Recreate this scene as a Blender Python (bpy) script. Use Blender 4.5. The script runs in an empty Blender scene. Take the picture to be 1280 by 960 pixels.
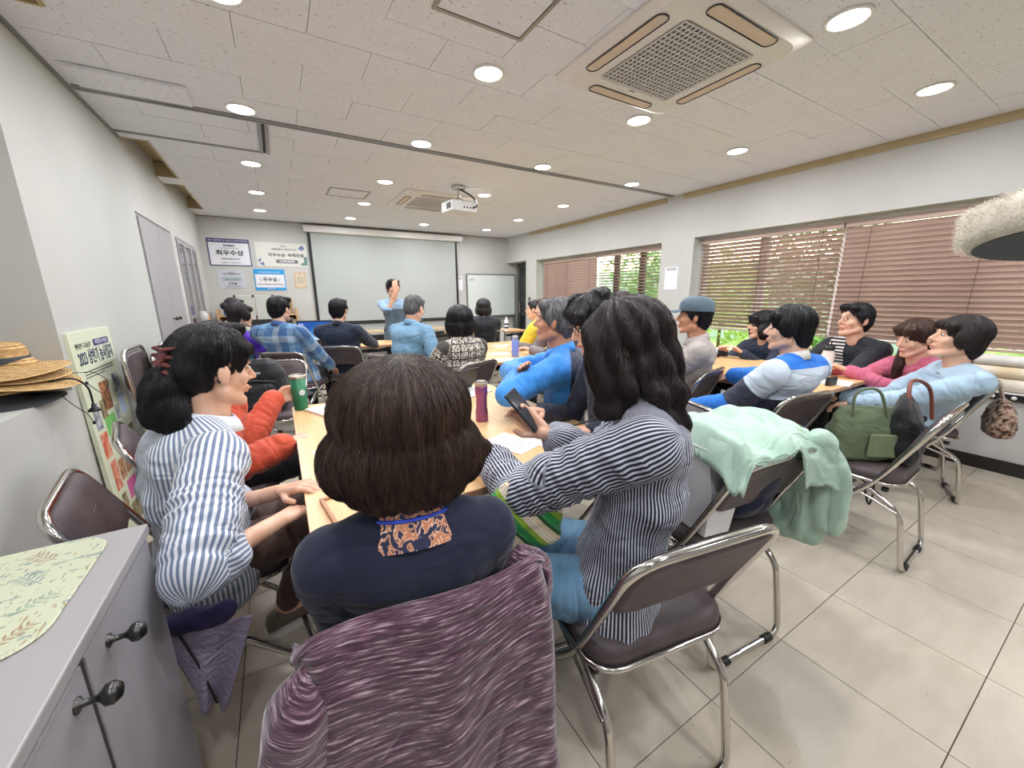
import bpy, bmesh, math, random
import numpy as np
from mathutils import Vector, Matrix, noise as mnoise
from mathutils.bvhtree import BVHTree
random.seed(7); RNG = np.random.default_rng(7)
scn = bpy.context.scene
COL = scn.collection
pi = math.pi

# ---------------- camera ----------------
cam = bpy.data.cameras.new('camera'); camo = bpy.data.objects.new('camera', cam); COL.objects.link(camo)
cam.sensor_width = 36.0; cam.lens = 36.0 * 484.0 / 1280.0; cam.clip_start = 0.02; cam.clip_end = 200
_v1 = np.array([-295., -110., 484.]); _v1 /= np.linalg.norm(_v1)
_v2 = np.array([834., -118., 484.]); _v2 -= _v2.dot(_v1) * _v1; _v2 /= np.linalg.norm(_v2)
_up = np.cross(_v2, _v1)
if _up[1] > 0: _up = -_up
_R = np.stack([_v2, _v1, _up])
H = 1.33
camo.matrix_world = Matrix(((_R[0, 0], -_R[0, 1], -_R[0, 2], 0), (_R[1, 0], -_R[1, 1], -_R[1, 2], 0), (_R[2, 0], -_R[2, 1], -_R[2, 2], H), (0, 0, 0, 1)))
scn.camera = camo
# ---------------- view, sky, sun ----------------
scn.view_settings.view_transform = 'Standard'; scn.view_settings.look = 'None'
scn.view_settings.gamma = 1.0; scn.view_settings.use_curve_mapping = False
scn.view_settings.exposure = 0.14
world = bpy.data.worlds.new('sky'); scn.world = world; world.use_nodes = True
_nt = world.node_tree; _bg = _nt.nodes['Background']
_sky = _nt.nodes.new('ShaderNodeTexSky'); _sky.sky_type = 'NISHITA'; _sky.sun_disc = False
_sky.sun_elevation = math.radians(48); _sky.sun_rotation = math.radians(60); _sky.air_density = 1.6; _sky.dust_density = 3.0
_nt.links.new(_sky.outputs[0], _bg.inputs[0]); _bg.inputs[1].default_value = 1.1
_s = bpy.data.lights.new('sun', 'SUN'); _s.energy = 3.0; _s.angle = math.radians(8); _s.color = (1.0, 0.95, 0.88)
_so = bpy.data.objects.new('sun', _s); COL.objects.link(_so); _so.rotation_euler = (math.radians(40), 0, math.radians(60))
LAMP_W = 9.0

# ---------------- helpers: materials ----------------
MATS = {}
def hexc(h):
    h = h.lstrip('#'); c = [int(h[i:i + 2], 16) / 255 for i in (0, 2, 4)]
    return tuple(((x / 12.92) if x <= 0.04045 else ((x + 0.055) / 1.055) ** 2.4) for x in c) + (1,)
def col(c): return hexc(c) if isinstance(c, str) else (tuple(c) + (1,))[:4]
class NT:
    def __init__(s, m): s.t = m.node_tree; s.b = s.t.nodes['Principled BSDF']
    def n(s, typ, **kw):
        x = s.t.nodes.new(typ)
        for k, v in kw.items():
            if k.startswith('i_'): x.inputs[int(k[2:]) if k[2:].isdigit() else k[2:].replace('_', ' ')].default_value = v
            else: setattr(x, k, v)
        return x
    def l(s, a, b): s.t.links.new(a, b)
    def math(s, op, a, b=None, c=None):
        x = s.n('ShaderNodeMath', operation=op)
        for i, v in enumerate((a, b, c)):
            if v is None: continue
            if isinstance(v, (int, float)): x.inputs[i].default_value = v
            else: s.l(v, x.inputs[i])
        return x.outputs[0]
    def mix(s, f, a, b):
        x = s.n('ShaderNodeMix', data_type='RGBA')
        for i, v in ((0, f), (6, a), (7, b)):
            if isinstance(v, (int, float)): x.inputs[i].default_value = v
            elif isinstance(v, (tuple, str)): x.inputs[i].default_value = col(v)
            else: s.l(v, x.inputs[i])
        return x.outputs[2]
    def attr(s, name):
        a = s.n('ShaderNodeAttribute', attribute_name=name); sp = s.n('ShaderNodeSeparateXYZ'); s.l(a.outputs['Vector'], sp.inputs[0]); return a.outputs['Vector'], sp.outputs
    def obj(s):
        tc = s.n('ShaderNodeTexCoord'); sp = s.n('ShaderNodeSeparateXYZ'); s.l(tc.outputs['Object'], sp.inputs[0]); return tc.outputs['Object'], sp.outputs
    def noise(s, vec, scale, detail=3, rough=0.55, stretch=None):
        if stretch is not None:
            mp = s.n('ShaderNodeMapping'); mp.inputs['Scale'].default_value = stretch; s.l(vec, mp.inputs[0]); vec = mp.outputs[0]
        x = s.n('ShaderNodeTexNoise'); x.inputs['Scale'].default_value = scale; x.inputs['Detail'].default_value = detail; x.inputs['Roughness'].default_value = rough
        s.l(vec, x.inputs['Vector']); return x.outputs['Fac']
    def ramp(s, f, stops, interp='LINEAR'):
        x = s.n('ShaderNodeValToRGB'); x.color_ramp.interpolation = interp
        e = x.color_ramp.elements
        while len(e) < len(stops): e.new(0.5)
        for k, (p, c) in enumerate(stops): e[k].position = p; e[k].color = col(c)
        s.l(f, x.inputs[0]); return x.outputs[0]
    def bump(s, h, strength=0.2, dist=0.002):
        x = s.n('ShaderNodeBump'); x.inputs['Strength'].default_value = strength; x.inputs['Distance'].default_value = dist
        s.l(h, x.inputs['Height']); s.l(x.outputs[0], s.b.inputs['Normal'])
def mat(name, c='808080', rough=0.6, metal=0.0, fn=None, spec=0.5, emit=None, es=1.0, sheen=0.0, coat=0.0):
    if name in MATS: return MATS[name]
    m = bpy.data.materials.new(name); m.use_nodes = True; MATS[name] = m
    t = NT(m); b = t.b
    b.inputs['Base Color'].default_value = col(c); b.inputs['Roughness'].default_value = rough; b.inputs['Metallic'].default_value = metal
    b.inputs['Specular IOR Level'].default_value = spec
    if sheen: b.inputs['Sheen Weight'].default_value = sheen
    if coat: b.inputs['Coat Weight'].default_value = coat; b.inputs['Coat Roughness'].default_value = 0.15
    if emit: b.inputs['Emission Color'].default_value = col(emit); b.inputs['Emission Strength'].default_value = es
    if fn: fn(t)
    m.diffuse_color = col(c)
    return m
def mottled(name, c1, c2, scale=3.0, rough=0.6, bump=0.0, bscale=60, metal=0.0, spec=0.4, stretch=None, detail=4):
    def fn(t):
        o, _ = t.obj(); f = t.noise(o, scale, detail, stretch=stretch)
        t.l(t.ramp(f, [(0.3, c1), (0.7, c2)]), t.b.inputs['Base Color'])
        if bump: t.bump(t.noise(o, bscale, 3), bump, 0.002)
    return mat(name, c1, rough, metal, fn, spec)

# ---------------- helpers: meshes ----------------
class MB:
    def __init__(s): s.v = []; s.f = []; s.m = []; s.sm = []; s.mats = []
    def mi(s, m):
        if m not in s.mats: s.mats.append(m)
        return s.mats.index(m)
    def add(s, vs, fs, m=0, smooth=False):
        o = len(s.v); s.v += [tuple(p) for p in vs]
        for f in fs: s.f.append(tuple(i + o for i in f)); s.m.append(m); s.sm.append(smooth)
        return s
    def box(s, x0, x1, y0, y1, z0, z1, m=0, bev=0.0):
        x0, x1 = min(x0, x1), max(x0, x1); y0, y1 = min(y0, y1), max(y0, y1); z0, z1 = min(z0, z1), max(z0, z1)
        b = min(bev, (x1 - x0) * .45, (y1 - y0) * .45, (z1 - z0) * .45)
        if b <= 0:
            vs = [(x, y, z) for z in (z0, z1) for y in (y0, y1) for x in (x0, x1)]
            return s.add(vs, [(0, 2, 3, 1), (4, 5, 7, 6), (0, 1, 5, 4), (2, 6, 7, 3), (0, 4, 6, 2), (1, 3, 7, 5)], m)
        bm = bmesh.new(); bmesh.ops.create_cube(bm, size=1)
        for v in bm.verts: v.co = Vector(((x0 + x1) / 2 + v.co.x * (x1 - x0), (y0 + y1) / 2 + v.co.y * (y1 - y0), (z0 + z1) / 2 + v.co.z * (z1 - z0)))
        bmesh.ops.bevel(bm, geom=bm.edges[:], offset=b, segments=2, affect='EDGES', profile=0.6)
        s.bm(bm, m); return s
    def bm(s, bm, m=0, smooth=False):
        bm.verts.index_update(); s.add([v.co[:] for v in bm.verts], [[v.index for v in f.verts] for f in bm.faces], m, smooth); bm.free(); return s
    def loft(s, rings, m=0, smooth=True, closed=True, caps=True):
        n = len(rings[0]); vs = [p for r in rings for p in r]; fs = []
        for k in range(len(rings) - 1):
            for i in range(n if closed else n - 1):
                j = (i + 1) % n; fs.append((k * n + i, k * n + j, (k + 1) * n + j, (k + 1) * n + i))
        o = len(s.v); s.add(vs, fs, m, smooth)
        if caps and closed:
            s.add(rings[0], [tuple(range(n - 1, -1, -1))], m); s.add(rings[-1], [tuple(range(n))], m)
        return s
    def tube(s, pts, r, n=10, m=0, caps=True, smooth=True, closed=False):
        P = [Vector(p) for p in pts]; rs = r if isinstance(r, (list, tuple)) else [r] * len(P)
        rings = []; t0 = (P[1] - P[0]).normalized(); up = Vector((0, 0, 1)) if abs(t0.z) < 0.9 else Vector((1, 0, 0))
        nrm = (up - t0 * up.dot(t0)).normalized()
        for i, p in enumerate(P):
            if closed: t = (P[(i + 1) % len(P)] - P[i - 1]).normalized()
            else: t = ((P[min(i + 1, len(P) - 1)] - P[max(i - 1, 0)])).normalized()
            nn = nrm - t * nrm.dot(t)
            if nn.length < 1e-5: nn = t.orthogonal()
            nrm = nn.normalized(); b = t.cross(nrm)
            rings.append([tuple(p + (nrm * math.cos(a) + b * math.sin(a)) * rs[i]) for a in [2 * pi * k / n for k in range(n)]])
        if closed: rings.append(rings[0])
        return s.loft(rings, m, smooth, True, caps and not closed)
    def lathe(s, prof, n=24, c=(0, 0, 0), m=0, smooth=True, axis='z'):
        rings = []
        for (r, z) in prof:
            r = max(r, 1e-4); ring = []
            for k in range(n):
                a = 2 * pi * k / n; x, y = r * math.cos(a), r * math.sin(a)
                q = (x, y, z) if axis == 'z' else ((x, z, y) if axis == 'y' else (z, x, y))
                ring.append((q[0] + c[0], q[1] + c[1], q[2] + c[2]))
            rings.append(ring)
        return s.loft(rings, m, smooth)
    def grid(s, fn, nu, nv, m=0, smooth=True, thick=0.0):
        vs = [fn(i / nu, j / nv) for j in range(nv + 1) for i in range(nu + 1)]
        fs = [(j * (nu + 1) + i, j * (nu + 1) + i + 1, (j + 1) * (nu + 1) + i + 1, (j + 1) * (nu + 1) + i) for j in range(nv) for i in range(nu)]
        return s.add(vs, fs, m, smooth)
    def build(s, name, mats=None, parent=None, M=None, recalc=True, solid=0.0, attrs=None):
        me = bpy.data.meshes.new(name); me.from_pydata(s.v, [], s.f)
        me.polygons.foreach_set('material_index', s.m); me.polygons.foreach_set('use_smooth', s.sm)
        for mm in (mats if isinstance(mats, (list, tuple)) else [mats]):
            if mm: me.materials.append(mm)
        if recalc:
            bm = bmesh.new(); bm.from_mesh(me); bmesh.ops.remove_doubles(bm, verts=bm.verts, dist=1e-5) if recalc == 2 else None
            bmesh.ops.recalc_face_normals(bm, faces=bm.faces); bm.to_mesh(me); bm.free()
        me.update()
        o = bpy.data.objects.new(name, me); COL.objects.link(o)
        if M is not None: o.matrix_world = M
        if parent: o.parent = parent
        if solid:
            md = o.modifiers.new('solid', 'SOLIDIFY'); md.thickness = solid; md.offset = 0
        return o
def tag(o, label=None, cat=None, group=None, kind=None):
    if label: o['label'] = label
    if cat: o['category'] = cat
    if group: o['group'] = group
    if kind: o['kind'] = kind
    return o
def empty(name, loc, rz=0.0, label=None, cat=None, group=None):
    o = bpy.data.objects.new(name, None); COL.objects.link(o); o.location = loc; o.rotation_euler = (0, 0, rz); o.empty_display_size = 0.1
    return tag(o, label, cat, group)
def clone(o, parent=None, **kw):
    c = o.copy(); COL.objects.link(c)
    if parent: c.parent = parent
    for ch in list(o.children): clone(ch, c)
    for k in ('label', 'category', 'group'):
        if k in kw and kw[k]: c[k] = kw[k]
    return c
def rounded(pts, rad, seg=5):
    """polyline with rounded corners"""
    P = [Vector(p) for p in pts]; out = [P[0]]
    for i in range(1, len(P) - 1):
        a = (P[i - 1] - P[i]); b = (P[i + 1] - P[i]); r = min(rad, a.length * .49, b.length * .49)
        p0 = P[i] + a.normalized() * r; p1 = P[i] + b.normalized() * r
        for k in range(seg + 1):
            t = k / seg; out.append((1 - t) ** 2 * p0 + 2 * t * (1 - t) * P[i] + t * t * p1)
    out.append(P[-1]); return out
def rrect(w, h, r, seg=4, cx=0, cy=0):
    out = []
    for (sx, sy, a0) in ((1, 1, 0), (-1, 1, 90), (-1, -1, 180), (1, -1, 270)):
        for k in range(seg + 1):
            a = math.radians(a0 + 90 * k / seg); out.append((cx + sx * (w / 2 - r) + r * math.cos(a), cy + sy * (h / 2 - r) + r * math.sin(a)))
    return out
def text(name, s, size, loc, rot, m, parent, align='CENTER', ext=0.0008, bold=0.0, width=None):
    cu = bpy.data.curves.new(name, 'FONT'); cu.body = s; cu.size = size; cu.align_x = align; cu.align_y = 'CENTER'; cu.extrude = ext; cu.resolution_u = 3; cu.offset = bold
    o = bpy.data.objects.new(name, cu); COL.objects.link(o)
    dg = bpy.context.evaluated_depsgraph_get(); me = bpy.data.meshes.new_from_object(o.evaluated_get(dg))
    bpy.data.objects.remove(o); me.name = name; me.materials.clear(); me.materials.append(m)
    if width and len(me.vertices):
        xs = [v.co.x for v in me.vertices]; w = max(xs) - min(xs)
        k = width / w
        for v in me.vertices: v.co.x *= k
    o = bpy.data.objects.new(name, me); COL.objects.link(o); o.location = loc; o.rotation_euler = rot
    if parent: o.parent = parent
    return o
# ======================= THE ROOM =======================
XL, XR, YF, YB, ZC = -0.9, 4.5, 7.8, -3.0, 2.53
m_wall = mottled('wall_paint', 'c0c1bc', 'c9c9c4', 1.2, 0.75, 0.25, 220)
m_tan = mottled('tan_recess', 'b3a27d', 'bfae8a', 4, 0.8)
m_white = mat('white_plastic', 'e8e6e0', 0.4)
m_wtrim = mat('white_trim', 'e4e2dc', 0.5)
m_grey = mat('grey_laminate', 'a09ca0', 0.45)
m_alu = mat('aluminium_rail', '9a9a98', 0.35, 0.8)
m_dark = mat('dark_gap', '242424', 0.6)
m_black = mat('black_plastic', '1b1b1d', 0.45)
m_chrome = mat('chrome', 'cfcbc6', 0.16, 1.0)
def f_tile(t):
    o, _ = t.obj()
    oi = t.n('ShaderNodeObjectInfo')
    add = t.n('ShaderNodeVectorMath', operation='ADD'); t.l(o, add.inputs[0]); 
    cmb = t.n('ShaderNodeCombineXYZ'); t.l(t.math('MULTIPLY', oi.outputs['Random'], 37.0), cmb.inputs[0]); t.l(t.math('MULTIPLY', oi.outputs['Random'], 91.0), cmb.inputs[1]); t.l(cmb.outputs[0], add.inputs[1])
    v = add.outputs[0]
    a = t.noise(v, 62, 2, 0.6, (0.7, 1.4, 1)); b = t.noise(v, 7, 2)
    fis = t.ramp(a, [(0.30, (0, 0, 0)), (0.37, (1, 1, 1))])
    base = t.mix(b, 'e6e8ec', 'edeff3')
    t.l(t.mix(fis, 'b5afa9', base), t.b.inputs['Base Color'])
    t.bump(a, 0.5, 0.003)
m_ctile = mat('mineral_fibre_tile', 'd6d0ca', 0.9, fn=f_tile, spec=0.2)
def f_floor(t):
    o, _ = t.obj(); oi = t.n('ShaderNodeObjectInfo')
    add = t.n('ShaderNodeVectorMath', operation='ADD'); t.l(o, add.inputs[0])
    cmb = t.n('ShaderNodeCombineXYZ'); t.l(t.math('MULTIPLY', oi.outputs['Random'], 53.0), cmb.inputs[0]); t.l(cmb.outputs[0], add.inputs[1]); v = add.outputs[0]
    a = t.noise(v, 5, 5, 0.6, (1, 3, 1)); b = t.noise(v, 60, 2, 0.5, (0.5, 2.5, 1)); c = t.noise(v, 1.3, 2)
    base = t.ramp(a, [(0.3, 'b7ad9b'), (0.7, 'c6bcab')])
    base = t.mix(t.ramp(b, [(0.25, (1, 1, 1)), (0.31, (0, 0, 0))]), base, '9c9080')
    base = t.mix(t.math('MULTIPLY', oi.outputs['Random'], 0.25), base, 'c7bfb4')
    t.l(base, t.b.inputs['Base Color'])
    t.l(t.ramp(c, [(0.3, (0.28,) * 3), (0.7, (0.42,) * 3)]), t.b.inputs['Roughness'])
m_floor = mat('vinyl_floor_tile', 'c9bfae', 0.35, fn=f_floor, spec=0.45)
m_grout = mat('floor_joint', '6d6252', 0.8)

# floor: square tiles as parts
TS = 0.452
fl = tag(MB().box(XL - .5, XR + .5, YB, YF + .1, -0.1, -0.006).build('floor', m_grout), kind='structure')
tile_me = None
ox = (1.74 * 1.33 / 1.5) % TS; oy = (0.614 * 1.33 / 1.5) % TS
def add_tile(x0, x1, y0, y1):
    full = abs(x1 - x0 - TS) < 1e-4 and abs(y1 - y0 - TS) < 1e-4
    global tile_me
    if full and tile_me: o = bpy.data.objects.new('floor_tile', tile_me); COL.objects.link(o)
    else:
        g = 0.0014; o = MB().box(-(x1 - x0) / 2 + g, (x1 - x0) / 2 - g, -(y1 - y0) / 2 + g, (y1 - y0) / 2 - g, -0.006, 0.0, bev=0.0008).build('floor_tile', m_floor)
        if full: tile_me = o.data
    o.location = ((x0 + x1) / 2, (y0 + y1) / 2, 0); o.parent = fl
xs = [XL] + [ox + k * TS for k in range(-5, 15) if XL + .02 < ox + k * TS < XR - .02] + [XR]
ys = [oy + k * TS for k in range(-3, 20) if -1.3 < oy + k * TS < YF] + [YF]
for i in range(len(xs) - 1):
    for j in range(len(ys) - 1): add_tile(xs[i], xs[i + 1], ys[j], ys[j + 1])

# ceiling: slab with recess boxes; mineral-fibre tiles as parts
LREC = [(XL, -0.73, 4.40, 5.54), (XL, -0.74, 5.86, 7.25), (XL, -0.70, 2.05, 2.68)]
RREC = []
ce = tag(MB().box(XL - .35, XR + .5, YB, YF + .1, ZC + 0.14, ZC + 0.25).build('ceiling', m_tan), kind='structure')
mb = MB()
mb.box(-0.68, 4.40, YB, YF, ZC + 0.012, ZC + 0.13)
for (y0, y1) in ((YB, 2.05), (2.68, 4.40), (5.54, 5.86), (7.25, YF)): mb.box(XL, -0.68, y0, y1, ZC + 0.012, ZC + 0.13)
mb.box(4.40, XR, YB, YF, ZC + 0.012, ZC + 0.13)
mb.build('ceiling_board', m_grout, ce)
TX, TY = 0.594, 0.2945
cy0 = 1.70 * 1.2; cx0 = 0.474 * 1.2
holes = LREC + RREC
def clip_rects(r, hs):
    out = [r]
    for h in hs:
        nxt = []
        for (a, b, c, d) in out:
            if h[0] >= b - .003 or h[1] <= a + .003 or h[2] >= d - .003 or h[3] <= c + .003: nxt.append((a, b, c, d)); continue
            if c < h[2]: nxt.append((a, b, c, h[2]))
            if h[3] < d: nxt.append((a, b, h[3], d))
            c2, d2 = max(c, h[2]), min(d, h[3])
            if a < h[0]: nxt.append((a, h[0], c2, d2))
            if h[1] < b: nxt.append((h[1], b, c2, d2))
        out = nxt
    return out
ct_me = {}
for j in range(-9, 21):
    y0 = cy0 + j * TY; y1 = y0 + TY
    if y0 > YF - .02 or y1 < -0.6: continue
    y1 = min(y1, YF); off = 0 if j % 2 else TX / 2
    k = -4
    while True:
        x0 = cx0 + off + k * TX; x1 = x0 + TX; k += 1
        if x0 > XR: break
        a, b = max(x0, XL), min(x1, XR)
        if b - a < 0.03: continue
        for (a_, b_, c_, d_) in clip_rects((a, b, y0, y1), holes):
            if b_ - a_ < .02 or d_ - c_ < .02: continue
            key = (round(b_ - a_, 3), round(d_ - c_, 3))
            if key in ct_me: o = bpy.data.objects.new('ceiling_tile', ct_me[key]); COL.objects.link(o)
            else:
                g = 0.0012; hx, hy = (b_ - a_) / 2 - g, (d_ - c_) / 2 - g
                o = MB().box(-hx, hx, -hy, hy, 0, 0.012, bev=0.0015).build('ceiling_tile', m_ctile); ct_me[key] = o.data
            o.location = ((a_ + b_) / 2, (c_ + d_) / 2, ZC + random.uniform(-.0015, .0008)); o.parent = ce
# frames round the recesses
for (a, b, c, d) in LREC:
    MB().box(b - .004, b + .012, c, d, ZC - .006, ZC + .13).box(a, b, c - .006, c + .006, ZC - .006, ZC + .13).box(a, b, d - .006, d + .006, ZC - .006, ZC + .13).build('recess_edge', m_tan, ce)
for (a, b, c, d) in RREC:
    MB().box(a - .008, a + .002, c, d, ZC - .006, ZC + .13).build('recess_edge', m_tan, ce)

# walls
wl = MB()   # left wall with a niche near the camera and recessed cupboards
T = 0.45
def wall_x(mb, xin, xout, holes, y0, y1, z0, z1):
    ys_ = sorted({y0, y1} | {h[0] for h in holes} | {h[1] for h in holes})
    for a, b in zip(ys_[:-1], ys_[1:]):
        hs = sorted([(h[2], h[3]) for h in holes if h[0] <= a + 1e-6 and h[1] >= b - 1e-6]); z = z0
        for (c, d) in hs:
            if c > z: mb.box(xin, xout, a, b, z, c)
            z = d
        if z < z1: mb.box(xin, xout, a, b, z, z1)
NICHE = (0.9, 2.65, 0.895, 2.06)
CUP1 = (4.45, 5.69, 0.05, 2.01); CUP2 = (5.90, 7.20, 0.05, 2.0)
wall_x(wl, XL - T, XL, [NICHE, CUP1, CUP2], YB, YF + .1, 0, ZC + .14)
wl.box(XL - T, XL - T + .1, NICHE[0], NICHE[1], NICHE[2], NICHE[3])
tag(wl.build('wall_left', m_wall), kind='structure')
wr = MB()
W2 = (-1.6, 3.18, 0.60, 1.995); W1 = (3.66, 6.62, 0.60, 1.985); DR = (7.0, 7.8, 0.0, 2.0)
TR = 0.30
wall_x(wr, XR, XR + TR, [W1, W2, DR], YB, YF, 0, ZC + .14)
tag(wr.build('wall_right', m_wall), kind='structure')
wf = MB().box(XL, XR + 1.0, YF, YF + .12, 0, ZC + .14)
tag(wf.build('wall_front', m_wall), kind='structure')
MBk = MB().box(XL - .4, XR + .4, YB - .1, YB, 0, ZC + .14); tag(MBk.build('wall_back', m_wall), kind='structure')
# baseboards
m_base = mat('black_baseboard', '26221f', 0.4)
tag(MB().box(XR - .012, XR, YB, 7.0, 0, .10, bev=.003).build('baseboard_right', m_base), kind='structure')
tag(MB().box(XL, XR + .35, YF - .012, YF, 0, .10, bev=.003).build('baseboard_front', m_base), kind='structure')
tag(MB().box(XL, XL + .012, YB, YF - .012, 0, .10, bev=.003).build('baseboard_left', m_base), kind='structure')
# angle trim where the walls meet the ceiling
tag(MB().box(XL, XL + .02, YB, 4.40, ZC - .012, ZC + .002).build('trim_1', m_alu), kind='structure')
tag(MB().box(XL, XR, YF - .016, YF, ZC - .01, ZC + .002).build('trim_2', mat('brown_trim', '8a7c6c', .6)), kind='structure')
for k_, (a_, b_) in enumerate(((YB, 3.38), (3.62, 6.85))): tag(MB().box(XR - .012, XR, a_, b_, ZC - .062, ZC).build('trim_%d' % (k_ + 3), m_tan), kind='structure')
# door recess at the far right corner: narrow grey metal door
dr = tag(MB().box(XR + TR - .02, XR + TR + .03, 7.0, 7.8, 0, 2.0).build('door_1', mat('door_frame_grey', '6c6c6a', .4, .4)), kind='structure')
MB().box(XR + TR - .04, XR + TR - .021, 7.06, 7.68, .06, 1.9).build('door_pane', mat('dark_glass', '2b2d2f', .15), dr)
MB().box(XR + TR - .05, XR + TR - .02, 7.68, 7.74, .06, 1.92).build('door_stile', m_alu, dr)
MB().tube([(XR + TR - .07, 7.62, .95), (XR + TR - .07, 7.62, 1.15)], .012).build('door_handle', m_chrome, dr)

# long rail across the ceiling, and the framed hatch beside it
rl = tag(MB().box(XL + .03, 4.46, 3.49, 3.515, ZC - .012, ZC + .001).box(XL + .03, 4.46, 3.527, 3.552, ZC - .012, ZC + .001).box(XL + .03, 4.46, 3.515, 3.527, ZC - .003, ZC + .001).build('ceiling_rail', m_alu),
    'long grey aluminium partition rail running across the whole ceiling', 'rail')
rh = empty('ceiling_rail', (0, 0, 0), 0, 'short dark rail returning to the left wall beside the cupboards', 'rail')
MB().box(XL, .06, 4.225, 4.25, ZC - .010, ZC + .001).build('rail_bar', m_alu, rh)
MB().box(.03, .055, 3.552, 4.25, ZC - .012, ZC + .001).build('rail_bar', m_alu, rh)
MB().box(.075, .10, 3.552, 4.25, ZC - .012, ZC + .001).build('rail_bar', m_alu, rh)
MB().box(.055, .075, 3.552, 4.25, ZC - .004, ZC + .001).build('groove', m_dark, rh)
def hatch(x0, x1, y0, y1, label, w=.018):
    h = empty('access_hatch', ((x0 + x1) / 2, (y0 + y1) / 2, ZC), 0, label, 'hatch')
    hx, hy = (x1 - x0) / 2, (y1 - y0) / 2
    MB().box(-hx, hx, -hy, -hy + w, -.008, 0).box(-hx, hx, hy - w, hy, -.008, 0).box(-hx, -hx + w, -hy + w, hy - w, -.008, 0).box(hx - w, hx, -hy + w, hy - w, -.008, 0).build('hatch_frame', m_alu, h)
    MB().box(-hx + w + .003, hx - w - .003, -hy + w + .003, hy - w - .003, -.005, 0).build('hatch_panel', m_ctile, h)
hatch(.72, 1.17, 1.43, 1.87, 'framed square access hatch in the ceiling beside the near air conditioner')
hatch(.67, 1.12, 5.15, 5.55, 'small framed access hatch in the ceiling left of the far air conditioner')
# sagging tile near the left wall
tag(MB().box(-.82, -.31, 3.20, 3.455, ZC - .022, ZC - .004, bev=.002).build('loose_ceiling_tile', m_ctile), 'loose mineral fibre tile sagging beside the ceiling rail at left wall', 'ceiling tile')

# ---------------- recessed ceiling lights ----------------
m_emit = mat('lamp_diffuser', 'ffffff', 0.5, emit='fffaf4', es=14)
m_ring = mat('lamp_ring', 'f2efe9', 0.4)
def lamp(x, y, label, first=[None]):
    if first[0] is None:
        t = empty('downlight', (x, y, ZC))
        MB().lathe([(.074, -.001), (.090, -.001), (.092, -.006), (.078, -.010), (.074, -.006), (.074, -.001)], 28).build('ring', m_ring, t)
        MB().lathe([(.0001, -.006), (.074, -.006), (.074, -.002), (.0001, -.002)], 28).build('diffuser', m_emit, t)
        L = bpy.data.lights.new('downlight_glow', 'AREA'); L.shape = 'DISK'; L.size = .14; L.energy = LAMP_W; L.color = (.97, .985, 1.04)
        lo = bpy.data.objects.new('bulb', L); COL.objects.link(lo); lo.location = (0, 0, -.012); lo.parent = t
        first[0] = t
    else:
        t = clone(first[0]); t.location = (x, y, ZC)
    tag(t, label, 'light', 'round downlights in the ceiling')
LX = [-.05, 1.165, 2.365, 3.59]; LY = [-1.4, -.2, 1.0, 2.2, 3.385, 4.63, 5.82, 6.97]
cn = ['beside left wall', 'second from left wall', 'second from window wall', 'beside window wall']
rn = {-1.4: 'rearmost row behind the camera', -.2: 'row just behind the camera', 1.0: 'nearest row in view', 2.2: 'second row from the camera', 3.385: 'row along the ceiling rail', 4.63: 'fourth row, beyond the ceiling rail', 5.82: 'last row but one before the screen', 6.97: 'row nearest the projection screen'}
for y in LY:
    for i, x in enumerate(LX): lamp(x, y, 'round white recessed downlight, %s, %s' % (rn[y], cn[i]))

# ---------------- ceiling air conditioners ----------------
def ac(cx, cy, S, label):
    t = empty('air_conditioner', (cx, cy, ZC), 0, label, 'air conditioner')
    h = S / 2
    mb = MB()
    r0 = [(x, y, -.0) for x, y in rrect(S, S, .05)]; r1 = [(x, y, -.012) for x, y in rrect(S, S, .05)]
    r2 = [(x, y, -.034) for x, y in rrect(S * .90, S * .90, .09)]; r3 = [(x, y, -.036) for x, y in rrect(S * .60, S * .60, .03)]
    r4 = [(x, y, -.026) for x, y in rrect(S * .58, S * .58, .02)]
    mb.loft([r0, r1, r2, r3, r4], smooth=False, caps=True)
    mb.build('panel', mat('ac_white', 'e3ded8', .4), t)
    m_v = mat('ac_vane', 'd8c4ae', .5)
    for k in range(4):
        a = k * pi / 2; M = Matrix.Rotation(a, 4, 'Z')
        rr = rrect(S * .52, S * .062, S * .03, 5, 0, h * .80)
        o = MB().loft([[(x, y, -.024) for x, y in rr], [(x, y, -.038) for x, y in rr]], smooth=False).build('vane', m_v, t); o.matrix_local = M
        pts = [(x, y, -.037) for x, y in rrect(S * .535, S * .077, S * .036, 5, 0, h * .80)]
        o = MB().tube(pts, .0028, 6, closed=True).build('vane_gasket', m_dark, t); o.matrix_local = M
    g = S * .28; n = 18
    mb = MB(); d = 2 * g / n
    for i in range(n + 1):
        p = -g + i * d; mb.box(p - .0045, p + .0045, -g, g, -.036, -.030); mb.box(-g, g, p - .004, p + .004, -.0355, -.031)
    o = mb.build('grille', mat('ac_grille', 'cfccc8', .5), t); o['kind'] = 'stuff'
    MB().box(-g, g, -g, g, -.0275, -.0262).build('filter', mat('ac_filter', '85868a', .8), t)
    MB().box(-.02, .02, h * .62 - .006, h * .62 + .006, -.0372, -.036).build('badge', mat('badge_grey', '8a8780', .4), t)
    return t
ac(1.955, 1.60, .92, 'large white four-way ceiling cassette air conditioner nearest the camera')
ac(1.90, 5.25, .92, 'white ceiling cassette air conditioner behind the projector')

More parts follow.
